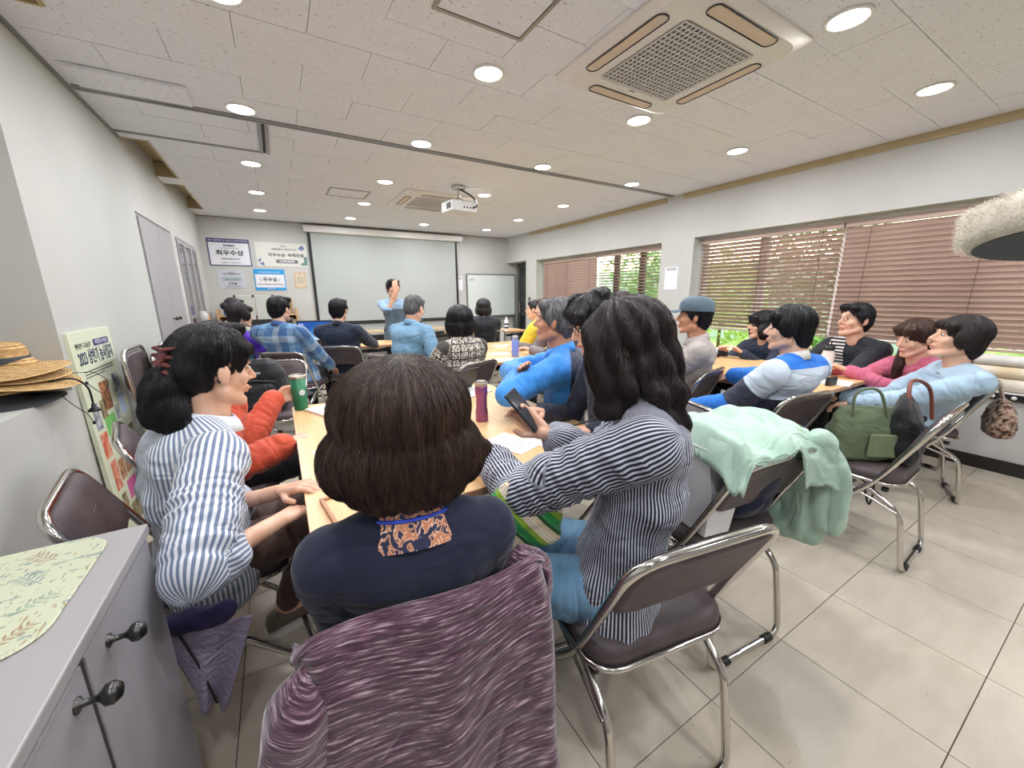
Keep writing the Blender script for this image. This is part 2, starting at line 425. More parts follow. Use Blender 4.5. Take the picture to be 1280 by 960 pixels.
# ---------------- windows with wooden blinds ----------------
def f_wood_slat(t):
    o, _ = t.obj(); a = t.noise(o, 6, 4, .6, (1, .25, 6))
    t.l(t.ramp(a, [(.3, 'a78d81'), (.7, 'c2a99c')]), t.b.inputs['Base Color'])
m_slat = mat('brown_wood_slat', '8f7060', .42, fn=f_wood_slat)
m_glass = bpy.data.materials.new('window_glass'); m_glass.use_nodes = True
_t = m_glass.node_tree; _t.nodes.clear(); _o = _t.nodes.new('ShaderNodeOutputMaterial'); _a = _t.nodes.new('ShaderNodeBsdfTransparent'); _g = _t.nodes.new('ShaderNodeBsdfGlossy'); _g.inputs['Roughness'].default_value = .02
_x = _t.nodes.new('ShaderNodeMixShader'); _f = _t.nodes.new('ShaderNodeFresnel'); _f.inputs[0].default_value = 1.3; _a.inputs[0].default_value = (.93, .96, .95, 1)
_t.links.new(_f.outputs[0], _x.inputs[0]); _t.links.new(_a.outputs[0], _x.inputs[1]); _t.links.new(_g.outputs[0], _x.inputs[2]); _t.links.new(_x.outputs[0], _o.inputs[0])
m_pvc = mat('white_window_frame', 'e2dfe0', .35)
m_dframe = mat('dark_window_frame', '4a3d37', .45)
def window(n, W, mulls, sill, mf=None):
    y0, y1, z0, z1 = W; X = XR + .20
    w = tag(MB().box(X, X + .06, y0, y1, z0, z0 + .05).box(X, X + .06, y0, y1, z1 - .05, z1).box(X, X + .06, y0, y0 + .05, z0 + .05, z1 - .05).box(X, X + .06, y1 - .05, y1, z0 + .05, z1 - .05).build('window_%d' % n, m_pvc), kind='structure')
    yy = [y0 + .05] + mulls + [y1 - .05]
    for a in mulls: MB().box(X + .001, X + .059, a - .045, a + .045, z0 + .05, z1 - .05, bev=.004).build('mullion', mf or m_dframe, w)
    for a, b in zip(yy[:-1], yy[1:]):
        MB().box(X + .028, X + .034, a + .0, b - .0, z0 + .05, z1 - .05).build('window_pane', m_glass, w)
    MB().box(XR - .02, X, y0 + .005, y1 - .005, z0 - .03, z0 + .003, bev=.004).build('window_sill', m_wtrim, w)
window(1, W1, [4.15, 4.67, 5.6], 0); window(2, W2, [-.2, 1.70, 2.45], 0, m_pvc)
def blind(y0, y1, z0, z1, n, ang, label, x=XR + .13, jit=0):
    t = empty('wooden_blind', (x, (y0 + y1) / 2, z1), 0, label, 'window blind', 'wooden slat blinds at the windows')
    L = (y1 - y0) / 2
    MB().box(-.03, .03, -L, L, -.045, 0, bev=.004).build('headrail', m_slat, t)
    sl = None; step = (z1 - .06 - z0) / n
    for k in range(n):
        zz = -.06 - step * (k + .3)
        if sl is None:
            ring = [[(q * .025 , y, .0018 + (.004 * (1 - q * q))) for q in (-1, -.5, 0, .5, 1)] + [(q * .025, y, -.001 + (.004 * (1 - q * q))) for q in (1, .5, 0, -.5, -1)] for y in (-L + .004, L - .004)]
            o = MB().loft(ring, smooth=False).build('slat', m_slat, t); sl = o
        else: o = sl.copy(); COL.objects.link(o); o.parent = t
        o.location = (0, 0, zz); o.rotation_euler = (0, ang + random.uniform(-.04, .04) + (jit * math.sin(k * 1.3)), random.uniform(-.0012, .0012))
    MB().box(-.026, .026, -L, L, z0 - z1 - .018, z0 - z1 + .002, bev=.004).build('bottom_rail', m_slat, t)
    for q in (-.78, 0, .78) if L < .9 else (-.85, -.3, .3, .85):
        MB().tube([(-.031, q * L, -.04), (-.031, q * L, z0 - z1)], .0022, 5).build('ladder_cord', mat('cord_brown', '5b443a', .8), t)
    return t
blind(1.712, 3.135, .915, 1.955, 23, math.radians(42), 'brown wooden blind with half-open slats, behind the man in the cap')
blind(-.05, 1.70, .90, 1.955, 23, math.radians(60), 'brown wooden blind with closed slats, above the woman in pink')
blind(-1.55, -.09, .90, 1.955, 23, math.radians(66), 'brown wooden blind with closed slats, out of view beside the camera')
blind(5.02, 6.56, .93, 1.95, 22, math.radians(66), 'closed brown wooden blind at the far end of the window wall')
blind(3.70, 4.99, .93, 1.95, 22, math.radians(14), 'wooden blind with wide-open slats showing greenery, far window')
# pull cords
for (y, lab) in ((3.15, 'white cord hanging down the edge of the near window reveal'), (6.59, 'thin dark blind cord hanging at the far window reveal')):
    tag(MB().tube([(XR + .09, y, 1.93), (XR + .088, y - .005, 1.4), (XR + .09, y - .01, .98)], .003, 6).tube([(XR + .09, y - .01, .98), (XR + .09, y - .01, .93)], .007, 8).build('blind_cord', mat('cord_white', 'd8d2d4', .7)), lab, 'cord')

# ---------------- garden outside ----------------
m_grass = mottled('lawn', '8aa04c', 'b3c46c', 3, .9)
m_leaf = [mottled('leaf_%d' % k, a, b, 9, .6) for k, (a, b) in enumerate((('4f7a2c', '7fa544'), ('8fb04a', 'c6d774'), ('35561f', '5d7f35')))]
m_bark = mottled('bark', '5b4636', '7d6450', 9, .9)
tag(MB().box(4.95, 26, -12, 20, -.15, -.05).build('garden_lawn', m_grass), 'sunlit green lawn outside the windows', 'lawn', kind='structure')
tag(MB().box(12.0, 12.3, -12, 20, -.1, 2.2).build('garden_wall', mottled('pale_wall_outside', 'cfcab8', 'e2decf', 1, .8)), 'pale wall at the end of the garden', 'wall', kind='structure')
def shrub(x, y, h, w, mi, label, trunk=True, n=420, zb=0.0):
    t = empty('garden_shrub', (x, y, -.05), 0, label, 'shrub')
    if trunk: MB().tube([(0, 0, 0), (.02, .02, h * .35), (-.03, 0, h * .7)], [.035, .025, .012], 7).build('stem', m_bark, t)
    mb = MB()
    for i in range(n):
        d = Vector(RNG.normal(size=3)); d.normalize(); rr = RNG.uniform(.45, 1) ; c = Vector((d.x * w * rr, d.y * w * rr, zb + h * .62 + d.z * h * .38 * rr))
        a = Vector(RNG.normal(size=3)).normalized(); b = a.orthogonal().normalized(); L = RNG.uniform(.04, .09) * (1 + h * .25)
        mb.add([c - a * L, c + b * L * .4, c + a * L, c - b * L * .4], [(0, 1, 2, 3)])
    o = mb.build('foliage', m_leaf[mi], t, recalc=False); o['kind'] = 'stuff'; return t
shrub(6.0, 2.95, 1.15, .38, 1, 'pale green leafy shrub seen under the blind behind the man in the cap')
shrub(6.2, 2.2, 1.0, .4, 0, 'mid green shrub outside beside the grey pot')
shrub(7.2, 1.0, 1.2, .6, 1, 'low yellow-green shrub outside the near window')
shrub(6.6, 4.0, 2.1, .7, 1, 'tall bright shrub showing through the open slats', n=700)
shrub(7.0, 5.7, 2.4, .8, 0, 'tall green shrub outside the far window', n=700)
shrub(8.5, 3.3, 2.9, 1.2, 2, 'dark green tree at the back of the garden', n=900)
shrub(9.2, 8.0, 3.0, 1.3, 0, 'large green tree behind the far window', n=900)
shrub(8.5, -1.6, 2.6, 1.3, 2, 'dark tree beyond the near window at the right', n=900)
shrub(10.2, 1.2, 2.6, 1.2, 0, 'broad green tree at the garden wall', n=900)
for (x, y, s, lab) in ((5.45, 2.62, 1.0, 'grey planter pot outside the window, left one'), (5.5, 2.30, .9, 'brown planter pot outside the window, right one')):
    tag(MB().lathe([(.09 * s, -.05), (.14 * s, .72 * s), (.15 * s, .72 * s), (.15 * s, .76 * s), (.12 * s, .76 * s), (.11 * s, .70 * s), (.001, .70 * s)], 20, (x, y, 0)).build('planter_pot', mat('pot_' + lab[:4], '9a8f80' if 'grey' in lab else '8b7460', .8)), lab, 'plant pot')
# ======================= FURNITURE AND FITTINGS =======================
# built-in cupboards in the left wall
def cupboard(y0, y1, glazed, label):
    t = empty('wall_cupboard', (XL, (y0 + y1) / 2, .05), 0, label, 'cupboard')
    L = (y1 - y0) / 2 - .004; Z = 1.95
    mg = mat('cupboard_grey', 'a5a1a3', .45); ml = mat('cupboard_edge', '8b8c8c', .5)
    MB().box(-.40, -.38, -L, L, 0, Z).box(-.40, 0, -L, -L + .02, 0, Z).box(-.40, 0, L - .02, L, 0, Z).box(-.40, 0, -L + .02, L - .02, Z - .02, Z).box(-.40, 0, -L + .02, L - .02, 0, .02).build('carcass', ml, t)
    n = 2 if not glazed else 3
    seg = (2 * L - .04) / n
    for k in range(n):
        a = -L + .02 + k * seg; b = a + seg
        if not glazed:
            d = MB().box(-.012, .010, a + .003, b - .003, .025, Z - .025, bev=.002).build('door', mg, t)
            yk = b - .08 if k == 0 else a + .08
            MB().lathe([(.006, 0), (.006, .016), (.016, .022), (.018, .032), (.010, .040), (.0001, .042)], 14, (0, 0, 0), axis='x').build('knob', mat('aged_brass', '4a4238', .35, .8), d).location = (.012, yk, 1.07)
        else:
            d = MB().box(-.012, .010, a + .003, a + .045, .025, Z - .025).box(-.012, .010, b - .045, b - .003, .025, Z - .025).box(-.012, .010, a + .045, b - .045, Z - .07, Z - .025).box(-.012, .010, a + .045, b - .045, .025, .07).box(-.012, .010, a + .045, b - .045, 1.02, 1.06).build('door', mg, t)
            MB().box(-.004, 0, a + .045, b - .045, .07, 1.02).box(-.004, 0, a + .045, b - .045, 1.06, Z - .07).build('door_pane', mat('smoked_glass', '6d6a6c', .12), d)
            if k < 2: MB().lathe([(.006, 0), (.006, .016), (.016, .022), (.012, .036), (.0001, .04)], 12, axis='x').build('knob', mat('aged_brass'), d).location = (.012, b - .03, 1.04)
    return t
cupboard(4.45, 5.69, False, 'tall grey two-door cupboard built into the left wall')
cupboard(5.90, 7.20, True, 'grey glass-fronted cupboard built into the left wall by the front corner')

# projection screen
t = empty('projection_screen', (1.945, YF, .83), 0, 'large pale pull-down projection screen on the front wall', 'screen')
MB().box(-1.32, 1.32, -.030, -.026, .04, 1.55).build('screen_fabric', mottled('screen_fabric', 'b2b8b5', 'babfbc', .8, .8), t)
MB().box(-1.365, -1.32, -.031, -.025, .0, 1.55).box(1.32, 1.365, -.031, -.025, 0, 1.55).box(-1.32, 1.32, -.031, -.025, 0, .04).build('black_border', m_black, t)
MB().box(-1.42, 1.42, -.12, -.005, 1.55, 1.655, bev=.012).build('casing', m_white, t)
MB().box(1.42, 1.455, -.11, -.015, 1.56, 1.65, bev=.004).build('end_cap', m_alu, t)
MB().tube([(-1.36, -.028, .0), (1.36, -.028, .0)], .016, 8).build('bottom_bar', m_black, t)

# whiteboard
t = empty('whiteboard', (4.10, YF - .01, .80), 0, 'blank whiteboard leaning in the front right corner', 'whiteboard')
MB().box(-.58, .58, -.03, -.02, .08, .94).build('board', mat('whiteboard_white', 'dfe6e2', .25), t)
MB().box(-.60, -.58, -.035, -.01, .06, .96).box(.58, .60, -.035, -.01, .06, .96).box(-.58, .58, -.035, -.01, .94, .96).box(-.58, .58, -.035, -.01, .06, .08).build('frame', m_alu, t)
MB().box(-.5, .5, -.09, -.03, .05, .06).build('pen_tray', m_alu, t)
MB().box(-.56, -.54, -.12, -.01, -.8, .06).box(.54, .56, -.12, -.01, -.8, .06).build('stand', m_alu, t)
MB().box(-.54, -.40, -.0315, -.030, .86, .865).box(-.54, -.42, -.0315, -.030, .84, .845).box(-.54, -.44, -.0315, -.030, .82, .825).build('pen_writing', mat('pen_ink', '5a6068', .8), t)

# notices and certificates on the front wall
m_ink = mat('ink_black', '16161c', .7); m_navy = mat('ink_navy', '2c2a52', .6); m_paper = mat('paper_white', 'e9e9ee', .7)
m_inkg = mat('ink_grey', '5d625f', .7)
def notice(name, x0, x1, z0, z1, m, label, cat='poster', th=.006):
    t = empty(name, ((x0 + x1) / 2, YF, z0), 0, label, cat)
    w = (x1 - x0) / 2; h = z1 - z0
    MB().box(-w, w, -th, -.001, 0, h).build('sheet', m, t)
    return t, w, h
RX = (pi / 2, 0, 0)
def line(t, cx, cz, w, hgt, m, y=-.0075): return MB().box(cx - w / 2, cx + w / 2, y, y + .001, cz - hgt / 2, cz + hgt / 2).build('printed_line', m, t)
t, w, h = notice('award_poster', -.82, -.27, 1.80, 2.21, m_paper, 'white award poster with purple border, upper left on the front wall')
MB().box(-w, w, -.008, -.006, h - .06, h).box(-w, -w + .015, -.008, -.006, 0, h - .06).box(w - .015, w, -.008, -.006, 0, h - .06).box(-w + .015, w - .015, -.008, -.006, 0, .015).build('border', mat('border_purple', '4c4575', .6), t)
text('printed_title', '최우수상', .088, (0, -.008, h * .47), RX, m_ink, t, bold=.0022, width=.36)
line(t, 0, h * .75, .15, .025, mat('pill_dark', '3c3550', .6)); text('printed_line', '서울특별시 우리동네', .02, (0, -.009, h * .75), RX, m_paper, t)
text('printed_line', '도시농업공동체 공모사업', .024, (0, -.008, h * .65), RX, m_inkg, t); text('printed_line', '서대문도시농업 네트워크', .024, (0, -.008, h * .26), RX, m_ink, t, bold=.0004)
text('printed_line', '서울특별시     서울시 도시농업', .02, (0, -.008, h * .12), RX, m_inkg, t); text('header_text', '2023 서울특별시 도시농업 우수공동체 경진대회', .026, (0, -.0085, h - .03), RX, m_paper, t)
t, w, h = notice('prize_banner', -.20, .545, 1.805, 2.19, mat('paper_cream', 'dcdcd2', .7), 'cream prize-money banner with boots drawn on it, beside the projection screen')
text('printed_line', '2023년', .028, (.03, -.008, h * .85), RX, m_inkg, t); text('printed_line', '서울특별시 정원도시상', .036, (.03, -.008, h * .72), RX, m_inkg, t, width=.38)
text('printed_title', '최우수상  육백만원', .062, (.06, -.008, h * .48), RX, mat('ink_charcoal', '3a3f3d', .7), t, bold=.001, width=.52)
r = [(x, -.0075, z) for x, z in rrect(.33, .062, .03, 5, .06, h * .23)]; r2 = [(x, -.0062, z) for x, _, z in r]
MB().loft([r, r2], smooth=False).build('pill', mat('pill_grey', '7b7d7c', .6), t); text('pill_text', '6,000,000원', .044, (.06, -.0085, h * .23), RX, m_paper, t, bold=.001)
m_boot = mat('boot_teal', '6f8f8b', .6); m_bluep = mat('print_blue', '6f7fae', .6)
MB().loft([[(x, y_, z) for x, z in ((.26, .03), (.36, .03), (.365, .17), (.315, .17), (.312, .08), (.26, .06))] for y_ in (-.0075, -.0062)], smooth=False).build('boot_drawing', m_boot, t)
MB().loft([[(x, y_, z) for x, z in ((.24, .30), (.30, .27), (.345, .31), (.30, .36))] for y_ in (-.0075, -.0062)], smooth=False).build('bird_drawing', m_bluep, t)
MB().loft([[(x, y_, z) for x, z in ((-.36, .10), (-.30, .14), (-.33, .06))] for y_ in (-.0075, -.0062)], smooth=False).loft([[(x, y_, z) for x, z in ((-.34, .04), (-.28, .08), (-.27, .01))] for y_ in (-.0075, -.0062)], smooth=False).build('butterfly_drawing', m_bluep, t)
t, w, h = notice('certificate', -.755, -.385, 1.46, 1.735, mat('paper_grey', 'c9ccd4', .7), 'grey certificate below the purple-bordered poster')
text('printed_line', '2022년도', .022, (0, -.008, h * .88), RX, m_inkg, t); text('printed_line', '서대문구 마을공동체 한마당', .026, (0, -.008, h * .78), RX, m_ink, t, width=.24)
line(t, 0, h * .5, .26, .075, mat('print_palegreen', 'b3c0c2', .7)); text('printed_line', '성과나눔 공유마당', .03, (0, -.009, h * .48), RX, m_inkg, t, width=.20)
text('printed_title', '서 작 물', .034, (0, -.008, h * .24), RX, m_ink, t, bold=.0008); text('printed_line', '서대문구 도시농업네트워크', .018, (0, -.008, h * .1), RX, m_inkg, t)
t, w, h = notice('award_poster', -.27, .17, 1.425, 1.765, m_paper, 'white award poster with sky-blue bands below the cream banner')
m_sky = mat('print_skyblue', '2f9fdc', .6)
MB().box(-w, w, -.008, -.006, h - .085, h).box(-w, w, -.008, -.006, 0, .045).box(-w, -w + .014, -.008, -.006, .045, h - .085).box(w - .014, w, -.008, -.006, .045, h - .085).build('border', m_sky, t)
text('header_text', '도시농업공동체 우수사례', .034, (0, -.009, h - .055), RX, m_paper, t, width=.30); text('printed_title', '우수상', .078, (0, -.008, h * .50), RX, m_ink, t, bold=.002, width=.20)
text('printed_line', '[             ]', .05, (0, -.008, h * .5), RX, m_inkg, t, width=.27); text('printed_line', '서대문구 도시농업네트워크 시민정원 텃밭공동체', .024, (0, -.008, h * .28), RX, mat('ink_red', '7a3344', .7), t, width=.37); text('footer_text', '서울특별시', .028, (0, -.009, .022), RX, m_paper, t)
t, w, h = notice('certificate', .305, .48, 1.455, 1.735, mat('paper_beige', 'd8c9ae', .7), 'small beige certificate beside the projection screen border')
MB().box(-w + .01, w - .01, -.0075, -.006, .012, .018).box(-w + .01, w - .01, -.0075, -.006, h - .02, h - .014).box(-w + .01, -w + .016, -.0075, -.006, .018, h - .02).box(w - .016, w - .01, -.0075, -.006, .018, h - .02).build('ornament_border', mat('print_peach', 'c7996e', .7), t)
for q in (.35, .45, .55, .65): line(t, 0, h * q, .10, .010, mat('print_beige_grey', 'a9a294', .7))
line(t, 0, h * .88, .02, .012, m_ink)
t, w, h = notice('notice_sheet', 3.27, 3.42, 1.42, 1.70, m_paper, 'white printed notice between the projection screen and the whiteboard', 'notice')
for q in (.9, .82): line(t, 0, h * q, .1, .01, m_inkg)
# notice on the pillar between the windows
t = empty('notice_sheet', (XR, 3.47, 1.375), 0, 'white printed notice on the pillar between the two windows', 'notice')
MB().box(-.004, -.001, -.10, .10, 0, .29).build('sheet', m_paper, t)
for q in (.93, .87): MB().box(-.005, -.004, -.075, .075, .29 * q - .004, .29 * q + .004).build('printed_line', m_inkg, t)
t = empty('wall_switch', (XR, 6.86, 1.20), 0, 'small brown wall switch beside the door recess', 'switch')
MB().box(-.010, -.001, -.035, .035, 0, .07, bev=.003).build('plate', mat('switch_brown', '77706a', .5), t); MB().box(-.014, -.010, -.015, .015, .02, .05).build('rocker', mat('switch_dark', '4d4844', .5), t)

# projector under the ceiling
PX, PY = 1.93, 4.42
t = empty('projector', (PX, PY, 2.30), .12, 'white ceiling projector hanging from a chrome mount', 'projector')
MB().box(-.16, .16, -.13, .13, -.055, .055, bev=.012).build('housing', mat('projector_white', 'dedede', .4), t)
o = MB().lathe([(.045, -.03), (.045, .0), (.036, .004), (.034, -.01), (.001, -.008)], 20, axis='y').build('lens', m_black, t); o.location = (-.07, .135, 0)
mb = MB()
for k in range(5): mb.box(-.163, -.160, -.09 + k * .02, -.08 + k * .02, -.03, .03)
mb.build('vent_slots', m_dark, t); 
mb = MB()
for k in range(4): mb.box(-.02 + k * .04, .0 + k * .04, -.133, -.130, -.02, -.005)
mb.build('sockets', m_dark, t)
MB().tube([(0, 0, .055), (0, 0, .20)], .018, 12).tube([(-.06, -.04, .056), (0, 0, .12), (.06, .04, .056)], .007, 6).tube([(-.06, .04, .056), (0, 0, .12), (.06, -.04, .056)], .007, 6).build('mount_pole', m_chrome, t)
MB().lathe([(.001, .20), (.08, .20), (.08, .228), (.001, .228)], 24).build('ceiling_plate', m_chrome, t)
MB().tube(rounded([(.02, 0, .20), (.09, -.02, .17), (.17, -.05, .12), (.18, -.12, .02), (.10, -.14, -.01)], .04), .009, 8).build('cable', m_black, t)

# ------------- folding chairs -------------
def f_fab(t):
    o, _ = t.obj(); a = t.noise(o, 9, 3); b = t.noise(o, 400, 1)
    t.l(t.ramp(a, [(.3, '493f40'), (.7, '5c5152')]), t.b.inputs['Base Color']); t.bump(b, .25, .001)
m_vinyl = mat('charcoal_seat_vinyl', '524a4e', .5, fn=f_fab, spec=.35)
m_welt = mat('seat_piping', '2c282b', .5)
def make_chair():
    t = empty('folding_chair', (0, 0, 0), 0)
    w = .215
    A = rounded([(-.12, .30, .013), (-w, .29, .013), (-w, -.06, .425), (-w, -.245, .805), (w, -.245, .805), (w, -.06, .425), (w, .29, .013), (.12, .30, .013)], .085, 6)
    MB().tube(A, .0125, 10).build('back_frame', m_chrome, t)
    B = rounded([(-.190, .02, .425), (-.190, -.17, .30), (-.190, -.215, .013), (.190, -.215, .013), (.190, -.17, .30), (.190, .02, .425)], .05, 5)
    MB().tube(B, .0115, 10).build('rear_leg_frame', m_chrome, t)
    MB().tube([(-.12, .30, .013), (.12, .30, .013)], .0125, 10).build('front_foot_bar', m_chrome, t)
    for s in (-1, 1):
        MB().tube([(s * .2, -.16, .30), (s * .2, .12, .405)], .006, 6).build('brace', m_chrome, t)
        MB().lathe([(.001, -.004), (.014, -.004), (.014, .014), (.001, .014)], 10, (s * .190, -.10, .395)).build('leg_cap', m_black, t)
        MB().tube([(s * .10, -.215, .013), (s * .14, -.215, .013)], .0155, 10).build('rubber_foot', m_black, t)
    # seat
    pl = rrect(.43, .40, .075, 5, 0, .0); 
    def ring(k, z): return [(x * k, (y * k) + .05, z) for x, y in pl]
    MB().loft([ring(.93, .43), ring(1, .438), ring(1.005, .462), ring(.985, .476), ring(.90, .487), ring(.6, .493), ring(.2, .495)], smooth=True).build('seat', m_vinyl, t)
    MB().tube([(x * 1.0, y + .05, .434) for x, y in rrect(.44, .41, .08, 5)], .008, 8, closed=True).build('seat_rim', m_chrome, t)
    # backrest cushion, leaning and slightly curved
    pb = rrect(.405, .215, .06, 5); d = Vector((0, -.185, .38)).normalized(); c0 = Vector((0, -.197, .70)); nrm = Vector((0, d.z, -d.y))
    def br(k, off): return [tuple(c0 + Vector((1, 0, 0)) * x * k + d * y * k + nrm * (off - .25 * x * x * -1 * 0.6)) for x, y in pb]
    o = MB().loft([br(.90, -.016), br(1, -.010), br(1.0, .006), br(.95, .014), br(.6, .02), br(.2, .021)], smooth=True).build('backrest', m_vinyl, t)
    MB().tube([tuple(Vector(p)) for p in br(1.0, -.004)], .0035, 6, closed=True).build('backrest_piping', m_welt, t)
    for s in (-1, 1):
        for z in (.62, .70): MB().lathe([(.001, -.004), (.006, -.004), (.006, .003), (.001, .004)], 8, (s * .222, -.245 + (.805 - z) * .487, z), axis='x').build('screw', m_chrome, t)
    return t
_chair = [None]
def chair(x, y, th, label, group='folding chairs round the tables'):
    if _chair[0] is None: _chair[0] = make_chair(); c = _chair[0]
    else: c = clone(_chair[0])
    c.location = (x, y, 0); c.rotation_euler = (0, 0, math.radians(th)); tag(c, label, 'chair', group); return c
# (th = turn to the left from facing the screen wall)
CH = dict(
 fg=(.19, .80, -3, 'folding chair under the purple jacket, nearest the camera'),
 left=(-.33, 1.54, -80, 'folding chair at the left wall carrying the woman in blue-striped shirt'),
 right=(.79, .65, -10, 'folding chair in the right foreground under the long-haired woman'),
 mint=(1.39, .80, -6, 'folding chair draped with the mint green jacket'),
 bags=(2.60, .66, 3, 'folding chair carrying the green and black bags'),
 lb=(3.66, .74, 22, 'folding chair with the fur bag hanging on its back, window side'),
 pink=(4.02, .93, 70, 'folding chair under the woman in the pink top'),
 rug=(2.39, 1.17, -8, 'folding chair of the man in the striped rugby shirt'),
 cap=(2.48, 1.82, 12, 'folding chair of the man in the blue cap'),
 mid=(1.45, 1.20, 72, 'folding chair beside the long-haired woman, carrying the person with curly hair'),
 blue=(1.40, 1.76, 38, 'folding chair of the grey-haired man in the blue jacket'),
 bob=(1.23, 3.03, 20, 'folding chair of the woman with black bobbed hair'),
 navyb=(2.22, 2.76, 5, 'folding chair behind the grey-haired man, beside the middle table'),
 bp=(-.13, 3.48, 160, 'folding chair carrying the black backpack'),
 plaid=(.12, 4.50, -30, 'folding chair of the man in the blue plaid shirt'),
 navy=(.66, 4.68, -30, 'folding chair of the man in the navy shirt'),
 e1=(1.56, 5.30, -20, 'empty folding chair in front of the screen, nearer one'),
 e2=(1.62, 5.95, -20, 'empty folding chair in front of the screen, farther one'),
 bg=(.99, 3.68, -55, 'folding chair of the man in the blue-grey sweater'),
 hood=(2.74, 5.34, -14, 'folding chair with a white strap, behind the person in black'),
 oj=(-.34, 2.14, -76, 'folding chair of the person in the orange jacket'),
 teal=(-.42, 4.88, -50, 'folding chair of the woman in the teal and purple jacket'),
 pony=(-.50, 5.78, -50, 'folding chair of the ponytailed person near the shelf'),
 yel=(2.90, 4.20, 35, 'folding chair of the person in the yellow shirt'),
 br=(2.92, 3.52, 62, 'folding chair of the brown-haired person in the grey sweater'),
 nw=(4.14, 2.10, 88, 'folding chair of the woman in the navy top by the window'),
 bj=(4.12, 1.36, 85, 'folding chair of the woman in black jacket by the window'),
)
def _back(k, x, y, a):
    d = {'navy': .06, 'plaid': .06, 'bg': .05, 'bob': .06, 'blue': .06, 'cap': .04, 'rug': .04, 'left': .02, 'oj': .04, 'bj': .03, 'nw': .03}.get(k, 0); a_ = math.radians(a); return x + math.sin(a_) * d, y - math.cos(a_) * d, a
chairs = {k: chair(*_back(k, *v[:3]), v[3]) for k, v in CH.items()}
# folded chairs leaning on the left wall
for k, (y, dx) in enumerate(((3.17, .035), (3.42, .10), (3.62, .17), (3.84, .06))):
    t = empty('folded_chair', (XL + .10 + dx, y, 0), math.radians(-90), ['folded chair leaning on the left wall, nearest of the four', 'folded chair on the left wall, second from the camera', 'folded chair on the left wall, third from the camera', 'folded chair on the left wall, farthest of the four'][k], 'chair', 'folded chairs leaning on the left wall')
    w = .2
    zt = (1.03, .97, 1.03, 1.0)[k]; o = MB().tube(rounded([(-w, .06, .013), (-w, .02, .50), (-w, -.02, zt), (w, -.02, zt), (w, .02, .50), (w, .06, .013)], .08, 6), .0125, 8).build('back_frame', m_chrome, t)
    MB().tube(rounded([(-.17, .03, .55), (-.17, .10, .03), (.17, .10, .03), (.17, .03, .55)], .05, 5), .011, 8).build('rear_leg_frame', m_chrome, t)
    MB().loft([[(x * q, -.02 + yy, z * q + zt - .13) for x, z in rrect(.385, .22, .06)] for q, yy in ((.9, -.018), (1, -.01), (1, .008), (.9, .016))]).build('backrest', m_vinyl, t)
    MB().loft([[(x * q, .05 + yy, z * q + .50) for x, z in rrect(.40, .42, .06)] for q, yy in ((.93, -.02), (1, -.012), (1, .01), (.93, .018))]).build('seat', m_vinyl, t)

# ------------- tables -------------
def f_desk(t):
    o, _ = t.obj(); a = t.noise(o, 3, 5, .6, (12, .8, 1)); t.l(t.ramp(a, [(.3, 'dcae78'), (.7, 'eac592')]), t.b.inputs['Base Color'])
m_desk = mat('maple_laminate', 'dfbd90', .35, fn=f_desk)
m_dedge = mat('table_edge_brown', 'b98a68', .45)
def table(x, y, w, l, label, rot=0, edge=m_dedge, z=.72):
    t = empty('folding_table', (x, y, 0), math.radians(rot), label, 'table', 'tables in the room')
    MB().box(-w / 2 + .002, w / 2 - .002, -l / 2 + .002, l / 2 - .002, z - .002, z, bev=0).build('top_surface', m_desk, t)
    pr = rrect(w, l, .02, 3)
    MB().loft([[(a * .995, b * .995, z - .028) for a, b in pr], [(a, b, z - .025) for a, b in pr], [(a, b, z - .004) for a, b in pr], [(a * .998, b * .998, z - .002) for a, b in pr]], smooth=False).build('tabletop', edge, t)
    for sy in (-1, 1):
        for sx in (-1, 1): MB().tube([(sx * (w / 2 - .06), sy * (l / 2 - .10), z - .03), (sx * (w / 2 - .06), sy * (l / 2 - .10), .012)], .0135, 8).build('leg', m_black, t)
        MB().tube([(-(w / 2 - .06), sy * (l / 2 - .10), .14), ((w / 2 - .06), sy * (l / 2 - .10), .14)], .011, 8).build('crossbar', m_black, t)
    MB().box(-w / 2 + .08, w / 2 - .08, -l / 2 + .12, l / 2 - .12, z - .10, z - .094).build('under_shelf', mat('shelf_wire_dark', '3a3634', .6), t)
    return t
table(.30, 1.735, .60, 1.40, 'maple-topped folding table in front, left half of the nearest pair')
table(.905, 1.735, .60, 1.40, 'maple-topped folding table, right half of the nearest pair')
table(3.02, 1.72, .60, 1.40, 'maple folding table by the window side, half nearer the room')
table(3.575, 1.72, .50, 1.40, 'maple folding table by the window side, half nearer the window')
table(1.78, 3.78, .60, 1.40, 'maple folding table in the middle of the room, left half')
table(2.385, 3.78, .60, 1.40, 'maple folding table in the middle of the room, right half')
table(.62, 5.30, 1.40, .55, 'maple folding table carrying the monitor, in front of the man in navy')
table(3.05, 6.0, 1.35, .55, 'maple folding table before the whiteboard, in front of the person in black')
# long desks in front of the screen
for x, lab in ((1.15, 'long grey-legged desk under the screen, left one'), (2.62, 'long light-topped desk under the screen, right one')):
    t = empty('lecture_desk', (x, 7.25, 0), 0, lab, 'desk')
    MB().box(-.72, .72, -.25, .25, .69, .715, bev=.004).build('tabletop', mat('beige_top', 'cbb690', .4), t)
    for s in (-1, 1): MB().box(s * .68 - .02, s * .68 + .02, -.22, .22, 0, .69).build('side_frame', mat('desk_grey', 'b5b5b3', .5), t)
    MB().box(-.66, .66, -.20, .20, .52, .535).build('book_shelf', mat('desk_dark', '5e5a55', .5), t)
    MB().box(-.66, .66, .20, .215, .18, .62).build('modesty_panel', mat('desk_grey'), t)

